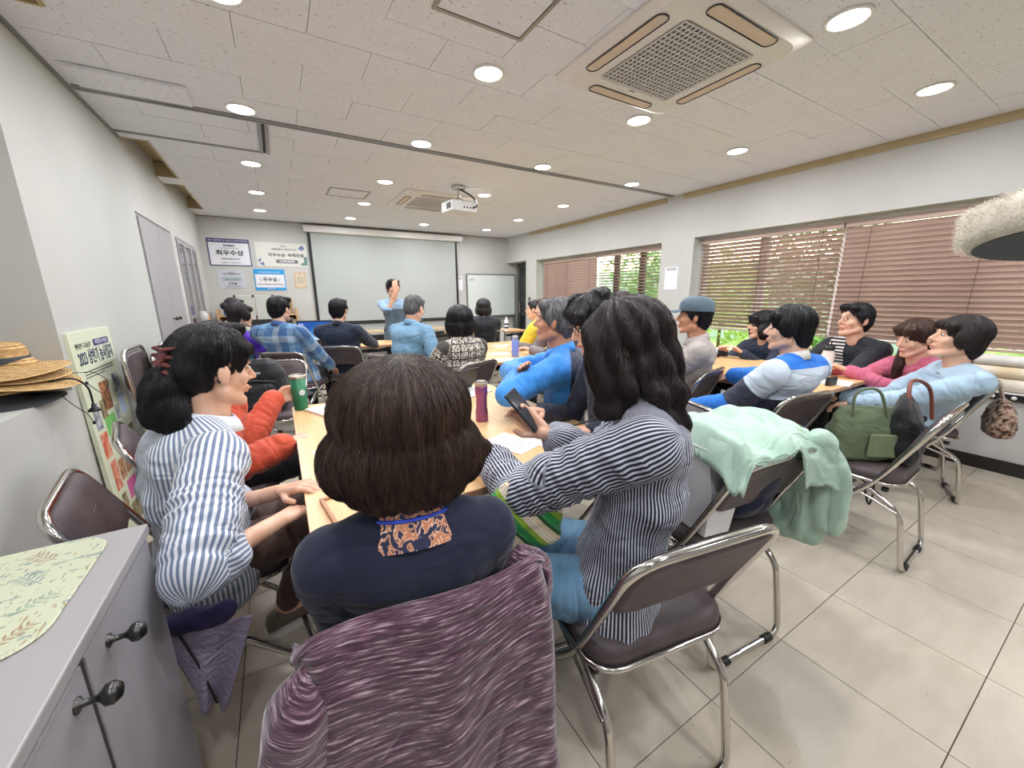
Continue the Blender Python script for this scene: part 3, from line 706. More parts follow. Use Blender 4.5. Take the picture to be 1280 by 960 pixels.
# ------------- front-left corner: shelf, easel boards, box -------------
t = empty('wooden_shelf', (-.25, 7.58, 0), 0, 'pale wooden shelf unit in the front left corner', 'shelf')
mw = mottled('pale_pine', 'c79f6f', 'dab889', 5, .5, stretch=(1, 1, .2))
MB().box(-.56, -.53, -.15, .15, 0, 1.13).build('side_panel', mw, t); MB().box(.50, .53, -.15, .15, 0, 1.13).build('side_panel', mw, t)
for z in (.1, .45, .78, 1.02): MB().box(-.53, .50, -.15, .15, z, z + .02).build('shelf_board', mw, t)
MB().box(-.53, .50, .14, .15, .1, 1.02).build('back_panel', mat('shelf_back', '8c7454', .7), t)
for x, c, h, lab in ((-.44, '2e4fb0', .16, 'small blue box standing on the shelf end'), (.20, '8a6f4c', .16, 'framed brown picture leaning on top of the shelf')):
    if h and 'blue' in lab: tag(MB().box(-.25 + x - .035, -.25 + x + .035, 7.5, 7.56, 1.041, 1.041 + h, bev=.004).build('box', mat('box_blue', c, .5)), lab, 'box')
t = empty('framed_picture', (.02, 7.66, 1.041), 0, 'brown framed picture leaning on top of the pale shelf', 'picture')
o = MB().box(-.20, .20, -.01, .01, 0, .26, bev=.003).build('frame', mat('gold_frame', 'b59a6c', .5), t); MB().box(-.18, .18, -.012, -.0101, .02, .24).build('print', mottled('picture_print', '6b5a3c', 'a08a60', 25, .6), t)
for k in range(5):
    tag(MB().box(-.02 + k * .055, .03 + k * .055, 7.48, 7.62, .801, .97 - (k % 3) * .02, bev=.003).build('box_file', mat('file_%d' % (k % 3), ('d8d0c4', 'c9b7a0', 'cfcac8')[k % 3], .6)), ('pale box file on the wooden shelf, %s' % ('leftmost', 'second from left', 'middle', 'fourth from left', 'rightmost')[k]), 'box file', 'box files on the wooden shelf')
# flip boards
t = empty('display_board', (-.28, 7.15, 0), 0, 'pale double display board with dark corners behind the teal jacket', 'board')
MB().box(-.26, -.02, -.012, .012, .98, 1.34, bev=.006).build('board', mat('board_pale', 'ccd0c6', .5), t); MB().box(.0, .24, -.012, .012, .98, 1.34, bev=.006).build('board', mat('board_pale'), t)
for x in (-.26, -.03, .225):
    MB().box(x - .008, x + .022, -.016, .016, 1.31, 1.35).build('corner_clip', mat('clip_brown', '554438', .5), t)
MB().box(-.28, .46, -.02, .02, .55, .98, bev=.01).build('dark_panel', mat('panel_black', '2b2c30', .7), t)
MB().tube([(-.25, 0, .55), (-.25, 0, 0)], .012, 8).build('leg', m_black, t); MB().tube([(.42, 0, .55), (.42, 0, 0)], .012, 8).build('leg', m_black, t)
tag(MB().lathe([(.001, .55), (.10, .55), (.13, .90), (.12, .90), (.095, .57), (.001, .57)], 20, (-.62, 6.9, 0)).box(-.72, -.52, 6.8, 7.0, .0, .55).build('storage_bin', mat('bin_red', 'd5533a', .5)), 'orange-red plastic bin on a stand in the left corner', 'bin')
# glass jar + orange item in the corner seen before the glazed cupboard
tag(MB().lathe([(.001, 1.12), (.05, 1.12), (.052, 1.24), (.035, 1.26), (.035, 1.275), (.001, 1.275)], 16, (XL + .09, 6.15, -.12)).box(XL + .005, XL + .14, 6.02, 6.6, .985, 1.0).build('glass_jar', mat('jar_glass', 'c8c4c0', .1)), 'pale glass jar on a small ledge by the glazed cupboard', 'jar')
tag(MB().lathe([(.001, 1.0), (.035, 1.0), (.03, 1.08), (.012, 1.10), (.001, 1.11)], 14, (XL + .09, 6.42, 0)).build('bottle', mat('bottle_orange', 'e39a3c', .4)), 'small orange bottle beside the glass jar', 'bottle')

# monitor, tower on the table
t = empty('computer_monitor', (.37, 5.36, .72), math.radians(-12), 'small monitor showing a blue desktop, on the table before the man in navy', 'monitor')
MB().box(-.20, .20, -.012, .018, .06, .315, bev=.006).build('bezel', m_black, t)
def f_scr(t_):
    o, s = t_.obj(); g = t_.n('ShaderNodeTexGradient', gradient_type='SPHERICAL'); mp = t_.n('ShaderNodeMapping'); mp.inputs['Location'].default_value = (-.1, 0, -.55); mp.inputs['Scale'].default_value = (5.5, 1, 6.5); t_.l(o, mp.inputs[0]); t_.l(mp.outputs[0], g.inputs[0])
    c = t_.ramp(g.outputs[0], [(0, '2456a8'), (.5, '3f9be0'), (1, 'dff2ff')]); t_.l(c, t_.b.inputs['Emission Color']); t_.b.inputs['Emission Strength'].default_value = .9
MB().box(-.185, .185, -.0135, -.0121, .078, .30).build('display', mat('display_blue', '101828', .2, fn=f_scr), t)
for k in range(7): MB().box(-.175 + (k // 4) * .03, -.163 + (k // 4) * .03, -.0145, -.0136, .265 - (k % 4) * .04, .278 - (k % 4) * .04).build('desktop_icon', mat('icon_white', 'e8f0f8', .5, emit='e8f0f8', es=.8), t)
MB().box(-.03, .03, -.0, .012, .01, .07).build('stand', m_black, t); MB().lathe([(.001, 0), (.09, 0), (.085, .012), (.001, .014)], 20).build('base', m_black, t)
tag(MB().lathe([(.001, 0), (.032, 0), (.034, .02), (.034, .15), (.030, .17), (.001, .172)], 18, (.42, 5.12, .722)).build('tumbler', mat('tumbler_dark', '33262a', .3)), 'dark brown tumbler on the monitor table', 'tumbler')
# ------------- foreground cabinet with placemat -------------
CX, CY1, CZ = -.30, 1.055, .85
t = empty('low_cabinet', (XL + .3, .2, 0), 0, 'grey laminate cabinet in the left foreground', 'cabinet')
ox_, oy_ = -(XL + .3), -.2
x0, x1, y0, y1 = XL + .01 + ox_, CX + ox_, -.75 + oy_, CY1 + oy_
mc = mat('cabinet_grey', '9d9a9e', .42); mcs = mat('cabinet_side', '8e8b90', .45)
MB().box(x0, x1 - .02, y0 + .01, y1 - .012, .06, CZ - .022).build('body', mcs, t)
MB().box(x0 + .01, x1 - .06, y0 + .03, y1 - .03, 0, .06).build('plinth', m_black, t)
MB().box(x0, x1, y0, y1, CZ - .022, CZ, bev=.003).build('worktop', mat('cabinet_top', 'a19d9d', .38), t)
dd = []
for k, (a, b) in enumerate(((.715, 1.04), (.37, .700), (.02, .355), (-.33, .005), (-.72, -.345))):
    d = MB().box(x1 - .019, x1 - .003, a + oy_, b + oy_, .075, CZ - .03, bev=.002).build('door', mc, t)
    yk = a + .07 if k % 2 == 0 else b - .035
    kn = MB().lathe([(.011, 0), (.011, .003), (.005, .006), (.0045, .020), (.008, .025), (.0145, .030), (.0155, .038), (.010, .046), (.0001, .048)], 20, axis='x').build('knob', mat('gunmetal', '4e4d4b', .3, .9), d); kn.location = (x1 - .003, yk + oy_, CZ - .065)
MB().box(x1 - .03, x1 - .006, .701 + oy_, .714 + oy_, .075, CZ - .03).build('door_gap_strip', mat('strip_dark', '3b3638', .6), t)
def f_mat(t_):
    o, s = t_.obj(); n1 = t_.noise(o, 26, 3, .5, (1, 2.6, 1)); n2 = t_.noise(o, 70, 2, .5, (2.5, .8, 1)); n3 = t_.noise(o, 7, 2)
    a = t_.ramp(n1, [(.60, (0, 0, 0)), (.63, (1, 1, 1))]); b = t_.ramp(n2, [(.62, (0, 0, 0)), (.66, (1, 1, 1))])
    c = t_.mix(a, 'bfc3a8', '8b9a92'); c = t_.mix(b, c, t_.ramp(n3, [(.4, '7c8a86'), (.6, 'a08f72')])); t_.l(c, t_.b.inputs['Base Color'])
pm = rrect(.42, .30, .05, 6)
t = empty('placemat', (-.555, .88, CZ), 0, 'pale green botanical placemat lying on the grey cabinet', 'placemat')
rr = [(x, y) for x, y in rrect(.415, .33, .06, 6)]
MB().loft([[(x * k, y * k, z) for x, y in rr] for k, z in ((.99, .0005), (1, .0015), (1, .003), (.99, .004))], smooth=False).build('mat_sheet', mat('botanical_print', 'd3d3b6', .5, fn=f_mat), t)
m_twig = [mat('print_sprig_grey', '82918f', .7), mat('print_sprig_brown', '9a8468', .7), mat('print_sprig_green', '8ea08a', .7)]
def sprig(cx, cy, ang, L, k):
    mb = MB(); d = Vector((math.cos(ang), math.sin(ang), 0)); n = Vector((-d.y, d.x, 0)); c = Vector((cx, cy, .0041)); w = .0008
    mb.add([c - n * w, c + n * w, c + d * L + n * w, c + d * L - n * w], [(0, 1, 2, 3)])
    for j in range(5):
        p = c + d * L * (j + 1) / 6
        for s in (-1, 1):
            e = (d * .6 + n * s * .8) * L * .3; q = e.orthogonal().normalized() if False else Vector((-e.y, e.x, 0)).normalized() * .0022
            mb.add([p, p + e * .5 + q, p + e, p + e * .5 - q], [(0, 1, 2, 3)])
    return mb.build('printed_sprig', m_twig[k % 3], t, recalc=False)
for i in range(5):
    for j in range(4): sprig(-.17 + i * .078 + random.uniform(-.01, .01), -.13 + j * .075, random.uniform(.3, 2.6), random.uniform(.045, .065), i + j)

# ------------- niche: straw hats -------------
def f_straw(t_):
    o, s = t_.obj(); r = t_.n('ShaderNodeVectorMath', operation='LENGTH'); mp = t_.n('ShaderNodeMapping'); mp.inputs['Scale'].default_value = (1, 1, 0); t_.l(o, mp.inputs[0]); t_.l(mp.outputs[0], r.inputs[0])
    w = t_.math('SINE', t_.math('MULTIPLY', r.outputs['Value'], 640)); n = t_.noise(o, 60, 2)
    c = t_.ramp(t_.math('ADD', t_.math('MULTIPLY', w, .25), n), [(.25, 'a9834f'), (.6, 'd3ad74'), (.9, 'e6c78f')]); t_.l(c, t_.b.inputs['Base Color']); t_.bump(w, .6, .003)
m_straw = mat('straw', 'cda66c', .8, fn=f_straw)
def hat(x, y, z, tilt, label, m, rz=0, band=None, R=.20):
    t = empty('sun_hat', (x, y, z), rz, label, 'hat'); t.rotation_euler = (tilt[0], tilt[1], rz)
    n = 40
    def ring(r, zz, wav=0): return [(r * math.cos(2 * pi * k / n), r * math.sin(2 * pi * k / n), zz + wav * math.sin(4 * pi * k / n + 1)) for k in range(n)]
    MB().loft([ring(R, .0, .012), ring(R - .004, .006, .012), ring(.11, .022), ring(.09, .032), ring(.086, .09), ring(.07, .112), ring(.02, .117)]).build('brim_and_crown', m, t)
    if band: MB().loft([ring(.092, .034), ring(.0915, .062), ring(.088, .062), ring(.088, .034)], caps=False).build('hat_band', band, t)
    return t
m_hb = mat('hat_band_dark', '35383c', .7)
hat(-1.02, 2.44, 1.035, (.03, .02), 'natural straw hat with dark band, topmost of the pile in the niche', m_straw, 0, m_hb)
hat(-1.03, 2.46, 1.003, (-.03, .05), 'straw hat second from the top of the niche pile', m_straw, .4)
hat(-1.0, 2.44, .975, (.04, .03), 'straw hat in the middle of the niche pile', m_straw, 1.0)
hat(-1.0, 2.46, .945, (.0, .06), 'lowest straw hat, lying on the dark hat in the niche', m_straw, 2.0)
hat(-1.04, 2.42, .898, (.0, .0), 'dark fabric hat at the bottom of the niche pile', mat('hat_dark', '3b4043', .8), 0, None, .19)
m_cord = mat('black_cord', '17171a', .6)
for k, (pts, lab) in enumerate((
    ([(-.86, 2.55, .99), (-.83, 2.72, .965), (-.80, 2.78, .90), (-.82, 2.72, .84), (-.85, 2.66, .92)], 'thin black chin cord looping from the straw hats'),
    ([(-.84, 2.35, .93), (-.83, 2.42, .86), (-.82, 2.50, .80), (-.815, 2.52, .75)], 'black chin cord with toggle dangling below the hats'))):
    t = MB().tube(rounded(pts, .04, 4), .0018, 5).lathe([(.001, -.008), (.006, -.006), (.006, .006), (.001, .008)], 8, pts[-1]).build('chin_cord', m_cord); tag(t, lab, 'cord')
t = empty('bent_hook_cable', (-.80, 2.28, 1.0), 0, 'black bent hook with conical end, hanging beside the poster', 'hook')  # bent black cable ending in a cone, not a lamp
MB().tube(rounded([(-.09, .10, -.02), (-.0, .12, -.01), (.03, .14, -.06), (.03, .14, -.145)], .05, 6), .004, 8).build('arm', m_black, t)
MB().lathe([(.004, .03), (.007, .025), (.009, .010), (.022, .0), (.024, -.008), (.001, -.008)], 18, (.03, .14, -.165)).build('cone', m_black, t)

# ------------- standing poster panel on the left wall -------------
t = empty('poster_panel', (XL + .02, 2.965, 0), 0, 'tall pale green printed poster board leaning on the left wall', 'poster')
t.rotation_euler = (0, math.radians(-1.2), 0)
MB().box(.0, .018, -.275, .275, 0, 1.16).build('panel', mat('poster_board', 'd9dfc4', .55), t)
RL = (pi / 2, 0, pi / 2)
def ptext(s, size, y, z, m, b=0, width=None, nm='printed_line'): return text(nm, s, size, (.0188, -y if False else y, z), RL, m, t, bold=b, width=width, ext=.0004)
m_pblue = mat('print_darkblue', '243a5a', .6)
ptext('2023 상반기 농사일지', .085, 0.01, 1.02, m_pblue, .0018, .46, 'printed_title')
ptext('행복한 도시농부', .034, -.13, 1.085, m_ink, 0, .19)
MB().loft([[(xx, y, z) for y, z in rrect(.22, .036, .012, 4, .11, 1.09)] for xx in (.0182, .0192)], smooth=False).build('label_box', mat('print_navy', '3c3a6e', .6), t)
text('label_text', '서대문도시농업', .028, (.0196, .11, 1.09), RL, m_paper, t, ext=.0003)
for q in (.955, .94, .925): MB().box(.0182, .0190, -.20, .20 if q > .93 else .05, q - .003, q + .003).build('printed_line', m_inkg, t)
photos = [(-.02, .80, .12, .16, 0), (.17, .84, .09, .11, 1), (-.20, .72, .08, .14, 1), (-.10, .74, .07, .10, 2), (-.05, .64, .15, .11, 'g'), (.08, .68, .06, .08, 1), (.18, .71, .09, .12, 'b'), (-.19, .56, .09, .14, 3), (.20, .50, .08, .14, 2), (-.17, .38, .08, .17, 3), (-.075, .38, .08, .12, 4), (.02, .39, .08, .12, 4), (.11, .42, .08, .14, 4), (.0, .24, .14, .11, 'p'), (-.15, .20, .07, .12, 2), (.14, .26, .12, .15, 1), (.21, .33, .05, .09, 0), (-.02, .10, .16, .12, 2), (.18, .10, .08, .1, 0)]
pm_ = [mottled('photo_%d' % k, a, b, 30, .5, detail=2) for k, (a, b) in enumerate((('5a4a30', 'c98a62'), ('4a5560', 'c9cdd0'), ('5f4d3a', 'b9b08a'), ('c9563a', 'e8b59a'), ('8a5a3c', 'd0a080')))]
for (y, z, w_, h_, k) in photos:
    m = {'g': mat('print_green', '7cc06a', .6), 'p': mat('print_pink', 'd96aa8', .6), 'b': mat('print_paleblue', 'b6c6e0', .6)}.get(k) or pm_[k]
    MB().box(.0183, .0192, y - w_ / 2, y + w_ / 2, z - h_ / 2, z + h_ / 2).build('photo' if isinstance(k, int) else 'colour_block', m, t)
ptext('The Seoul', .034, .0, .535, mat('print_leafgreen', '6f9a62', .6), 0, .12); ptext('Farmers Story', .034, .05, .50, mat('print_leafgreen'), 0, .15)

# stored cream rolls on the near window sill
for k, (z, y0_, y1_, r, c) in enumerate(((.655, -.4, 1.02, .05, 'cbbca4'), (.745, -.4, 1.0, .045, 'ddc9a2'), (.83, -.4, .98, .04, 'd8d4cf'))):
    t = tag(MB().tube([(XR + .05, y0_, z), (XR + .05, y1_, z)], r, 14).build('paper_roll', mottled('roll_%d' % k, c, 'e9e3d8', 6, .6)), ['beige paper roll on the window sill, lowest of three', 'cream paper roll on the window sill, middle of three', 'white paper roll on the window sill, topmost of three'][k], 'roll')
t = empty('control_strip', (XR - .012, .42, .575), 0, 'black strip with round white buttons below the near window', 'control strip')
MB().box(-.012, .008, -.30, .30, -.025, .025, bev=.004).build('strip', m_black, t)
for k in range(6): MB().lathe([(.001, .0), (.014, .0), (.014, .004), (.001, .005)], 14, axis='x').build('button', m_white, t).location = (-.018, -.25 + k * .1, 0)
# straw-coloured round hat on the sill behind the pink woman
tag(MB().lathe([(.11, 0), (.12, .008), (.085, .02), (.08, .08), (.05, .11), (.001, .115)], 24, (4.40, 1.55, .63)).build('sun_hat', mottled('hat_greenish', 'b9b184', 'd2c59a', 12, .8)), 'pale straw hat on the near window sill behind the woman in pink', 'hat')
# ======================= PEOPLE =======================
V3 = Vector
def _ico():
    bm = bmesh.new(); bmesh.ops.create_icosphere(bm, subdivisions=3, radius=1)
    v = [p.co.copy() for p in bm.verts]; f = [[q.index for q in fc.verts] for fc in bm.faces]; bm.free(); return v, f
ICO = _ico()
def ell(c, r, rot=None): return ('E', V3(c), V3(r), rot, None)
def rc(a, b, ra, rb, tagn=None, L=0.0): return ('C', V3(a), V3(b), ra, rb, tagn, L)
def prim_mesh(mb, p):
    if p[0] == 'E':
        R = p[3] or Matrix.Identity(3)
        mb.add([p[1] + R @ V3((v.x * p[2].x, v.y * p[2].y, v.z * p[2].z)) for v in ICO[0]], ICO[1])
    else:
        _, a, b, ra, rb = p[:5]; d = b - a; L = d.length
        if L < 1e-5: b = a + V3((0, 0, 1e-3)); d = b - a; L = d.length
        t = d / L; n = t.orthogonal().normalized(); c = t.cross(n); N = 14; rings = []
        for k in range(5):
            ang = -pi / 2 + pi / 2 * k / 4.0; rr = max(ra * math.cos(ang), ra * .02); pos = a + t * (ra * math.sin(ang)); rings.append((pos, rr))
        for k in range(5):
            ang = pi / 2 * k / 4.0; rr = max(rb * math.cos(ang), rb * .02); pos = b + t * (rb * math.sin(ang)); rings.append((pos, rr))
        mb.loft([[tuple(pos + (n * math.cos(q) + c * math.sin(q)) * rr) for q in [2 * pi * i / N for i in range(N)]] for pos, rr in rings])
def remesh(prims, voxel, smooth=6, extra=None):
    mb = MB()
    for p in prims: prim_mesh(mb, p)
    if extra: extra(mb)
    o = mb.build('tmp_shape', None, recalc=False)
    m = o.modifiers.new('r', 'REMESH'); m.mode = 'VOXEL'; m.voxel_size = voxel; m.adaptivity = 0
    if smooth: s = o.modifiers.new('s', 'SMOOTH'); s.factor = .5; s.iterations = smooth
    dg = bpy.context.evaluated_depsgraph_get(); dg.update()
    me = bpy.data.meshes.new_from_object(o.evaluated_get(dg)); old = o.data; bpy.data.objects.remove(o); bpy.data.meshes.remove(old)
    n = len(me.vertices); V = np.empty(n * 3); me.vertices.foreach_get('co', V); V = V.reshape(-1, 3)
    me.calc_loop_triangles
    F = [tuple(p.vertices) for p in me.polygons]; NV = np.empty(n * 3); me.vertices.foreach_get('normal', NV); NV = NV.reshape(-1, 3)
    bpy.data.meshes.remove(me); return V, F, NV
def mesh_obj(name, V, F, mats, parent, attrs=None, midx=None):
    me = bpy.data.meshes.new(name); me.from_pydata([tuple(v) for v in V], [], F); me.polygons.foreach_set('use_smooth', [True] * len(F))
    for m in (mats if isinstance(mats, (list, tuple)) else [mats]): me.materials.append(m)
    if midx is not None: me.polygons.foreach_set('material_index', midx)
    for k, a in (attrs or {}).items():
        at = me.attributes.new(k, 'FLOAT_VECTOR', 'POINT'); at.data.foreach_set('vector', np.asarray(a, dtype=np.float32).ravel())
    me.update(); o = bpy.data.objects.new(name, me); COL.objects.link(o)
    if parent: o.parent = parent
    return o
def nz(V, sx, sy, sz, seed):
    return np.array([mnoise.noise((v[0] * sx + seed, v[1] * sy - seed * .7, v[2] * sz + seed * 1.3)) for v in V])
def pattern(V, prims, spine_y=0.0):
    """cloth coordinates: u round the limb or trunk, v along it, w = kind"""
    n = len(V); best = np.full(n, 1e9); out = np.zeros((n, 3))
    for p in prims:
        if p[0] == 'E':
            c = np.array(p[1]); r = np.array(p[2]); d = (np.linalg.norm((V - c) / r, axis=1) - 1) * r.min(); tg = None
        else:
            a = np.array(p[1]); b = np.array(p[2]); ab = b - a; L2 = ab.dot(ab) + 1e-9
            t = np.clip((V - a) @ ab / L2, 0, 1); q = a + t[:, None] * ab; d = np.linalg.norm(V - q, axis=1) - (p[3] + (p[4] - p[3]) * t); tg = p[5]
        m = d < best
        if not m.any(): continue
        best[m] = d[m]
        if tg is None:
            ph = np.arctan2(V[m, 0], -(V[m, 1] - spine_y) ); out[m, 0] = ph * .17; out[m, 1] = V[m, 2]; out[m, 2] = 0
        else:
            L = np.sqrt(L2); ax = ab / L; side = 1 if tg.endswith('R') else -1
            ref = np.array([side * 1.0, 0, .2]); ref -= ref.dot(ax) * ax; ref /= np.linalg.norm(ref) + 1e-9; r2 = np.cross(ax, ref)
            w = V[m] - a; ph = np.arctan2(w @ r2, w @ ref); out[m, 0] = ph * .055; out[m, 1] = t[m] * L + p[6]; out[m, 2] = 1
    return out
def ik(S, W, l1, l2, hint):
    d = W - S; D = d.length
    if D > (l1 + l2) * .995: W = S + d * ((l1 + l2) * .995 / D); d = W - S; D = d.length
    a = (l1 * l1 - l2 * l2 + D * D) / (2 * D); h = math.sqrt(max(l1 * l1 - a * a, 0)); t = d / D
    hv = hint - t * hint.dot(t); hv = hv.normalized() if hv.length > 1e-4 else t.orthogonal()
    return S + t * a + hv * h, W
def hand_prims(W, d, n, side, curl=.5, spread=1.0, thumb=1.0, sc=1.0):
    """d forward, n palm direction; side +1 = thumb towards d x n"""
    d = d.normalized(); n = (n - d * n.dot(d)).normalized(); s = d.cross(n) * side; P = []
    for k, (o, L) in enumerate(((.029, .068), (.010, .078), (-.009, .072), (-.027, .056))):
        base = W + (d * .088 + s * o * spread + n * (.0 if k in (1, 2) else .003)) * sc
        P.append(rc(W + (d * .012 + s * o * .55) * sc, base, .0155 * sc, .0125 * sc))
        dirv = (d + s * o * 3.2 * (spread - .8)).normalized(); p = base; r = .0088 * sc
        for j, f in enumerate((.46, .30, .24)):
            ang = curl * (.75, 1.0, .8)[j] * (1 + .12 * (k - 1)); axis = s * 1.0
            c_, s_ = math.cos(ang), math.sin(ang); nn = (n - dirv * n.dot(dirv)).normalized()
            dirv = (dirv * c_ + nn * s_).normalized(); q = p + dirv * L * f * sc * 1.05; P.append(rc(p, q, r, r * .9)); p = q; r *= .9
    tb = W + (d * .025 + s * .024 + n * .006) * sc; t1 = (d * .75 + s * .75 * thumb + n * .35).normalized(); q = tb + t1 * .038 * sc
    P.append(rc(W + d * .015 * sc, tb, .014 * sc, .014 * sc)); P.append(rc(tb, q, .0125 * sc, .0105 * sc)); t2 = (d * 1.0 + s * .1 * thumb + n * (.25 + curl * .5)).normalized(); P.append(rc(q, q + t2 * .030 * sc, .0105 * sc, .009 * sc))
    return P
def f_skin(c1, c2):
    def fn(t):
        o, _ = t.obj(); a = t.noise(o, 14, 3); t.l(t.ramp(a, [(.3, c1), (.7, c2)]), t.b.inputs['Base Color'])
        t.b.inputs['Subsurface Weight'].default_value = .08; t.b.inputs['Subsurface Radius'].default_value = (.02, .008, .004); t.b.inputs['Subsurface Scale'].default_value = .5
        t.bump(t.noise(o, 320, 2), .08, .001)
    return fn
m_skin = mat('skin_light', 'e2b296', .45, fn=f_skin('d9a588', 'e9bda3'))
m_skin2 = mat('skin_tan', 'cf9270', .45, fn=f_skin('c08260', 'd39c7c'))
m_lip = mat('lip', 'b5655c', .4); m_eye = mat('eye_dark', '1c1412', .15); m_eyew = mat('eye_white', 'e6e0da', .3)
m_glasses = mat('glasses_frame', '2a2422', .3)
def f_hair(c1, c2, c3):
    def fn(t):
        o, _ = t.obj(); a = t.noise(o, 22, 4, .6, (3.5, 3.5, .5)); b = t.noise(o, 4, 2)
        c = t.ramp(a, [(.3, c1), (.62, c2), (.85, c3)]); t.l(c, t.b.inputs['Base Color'])
        t.bump(t.noise(o, 90, 3, .6, (3, 3, .25)), .8, .004); t.b.inputs['Anisotropic'].default_value = .5
    return fn
m_h_black = mat('hair_black', '17151a', .36, fn=f_hair('0f0e11', '1d1b20', '3a383e'), spec=.5)
m_h_brown = mat('hair_dark_brown', '33271f', .38, fn=f_hair('241a15', '4a372b', '86694f'), spec=.5)
m_h_mid = mat('hair_black_brown', '352c2b', .42, fn=f_hair('1d1716', '3a302f', '6b5d5b'), spec=.5)
m_h_chest = mat('hair_chestnut', '4a3025', .4, fn=f_hair('2f1e18', '4f3427', '7a5844'), spec=.5)
m_h_grey = mat('hair_grey', '666666', .5, fn=f_hair('48484a', '838384', 'c4c2c0'), spec=.4)
def cloth(name, c1, c2, scale=4, rough=.8, fn2=None, sheen=.15):
    def fn(t):
        o, _ = t.obj(); a = t.noise(o, scale, 3); c = t.ramp(a, [(.3, c1), (.7, c2)])
        if fn2: c = fn2(t, c)
        t.l(c, t.b.inputs['Base Color'])
        v, s_ = t.attr('pat'); fo = t.n('ShaderNodeTexNoise'); fo.inputs['Scale'].default_value = 9; fo.inputs['Detail'].default_value = 1.2; fo.inputs['Distortion'].default_value = .7
        mp = t.n('ShaderNodeMapping'); mp.inputs['Scale'].default_value = (1.0, 1.7, 1); t.l(v, mp.inputs[0]); t.l(mp.outputs[0], fo.inputs['Vector'])
        rg = t.math('ABSOLUTE', t.math('SUBTRACT', fo.outputs['Fac'], .5)); t.bump(rg, .42, .06)
    return mat(name, c1, rough, 0, fn, spec=.25, sheen=sheen)
def stripes(c2, freq, duty=.5, wob=.0):
    def f(t, c):
        v, s = t.attr('pat'); u = s[0]
        if wob: u = t.math('ADD', u, t.math('MULTIPLY', t.noise(v, 6, 2), wob))
        w = t.math('FRACT', t.math('MULTIPLY', u, freq)); m = t.ramp(w, [(0, (0, 0, 0)), (duty - .08, (0, 0, 0)), (duty, (1, 1, 1)), (.96, (1, 1, 1)), (1, (0, 0, 0))])
        return t.mix(m, c, c2)
    return f

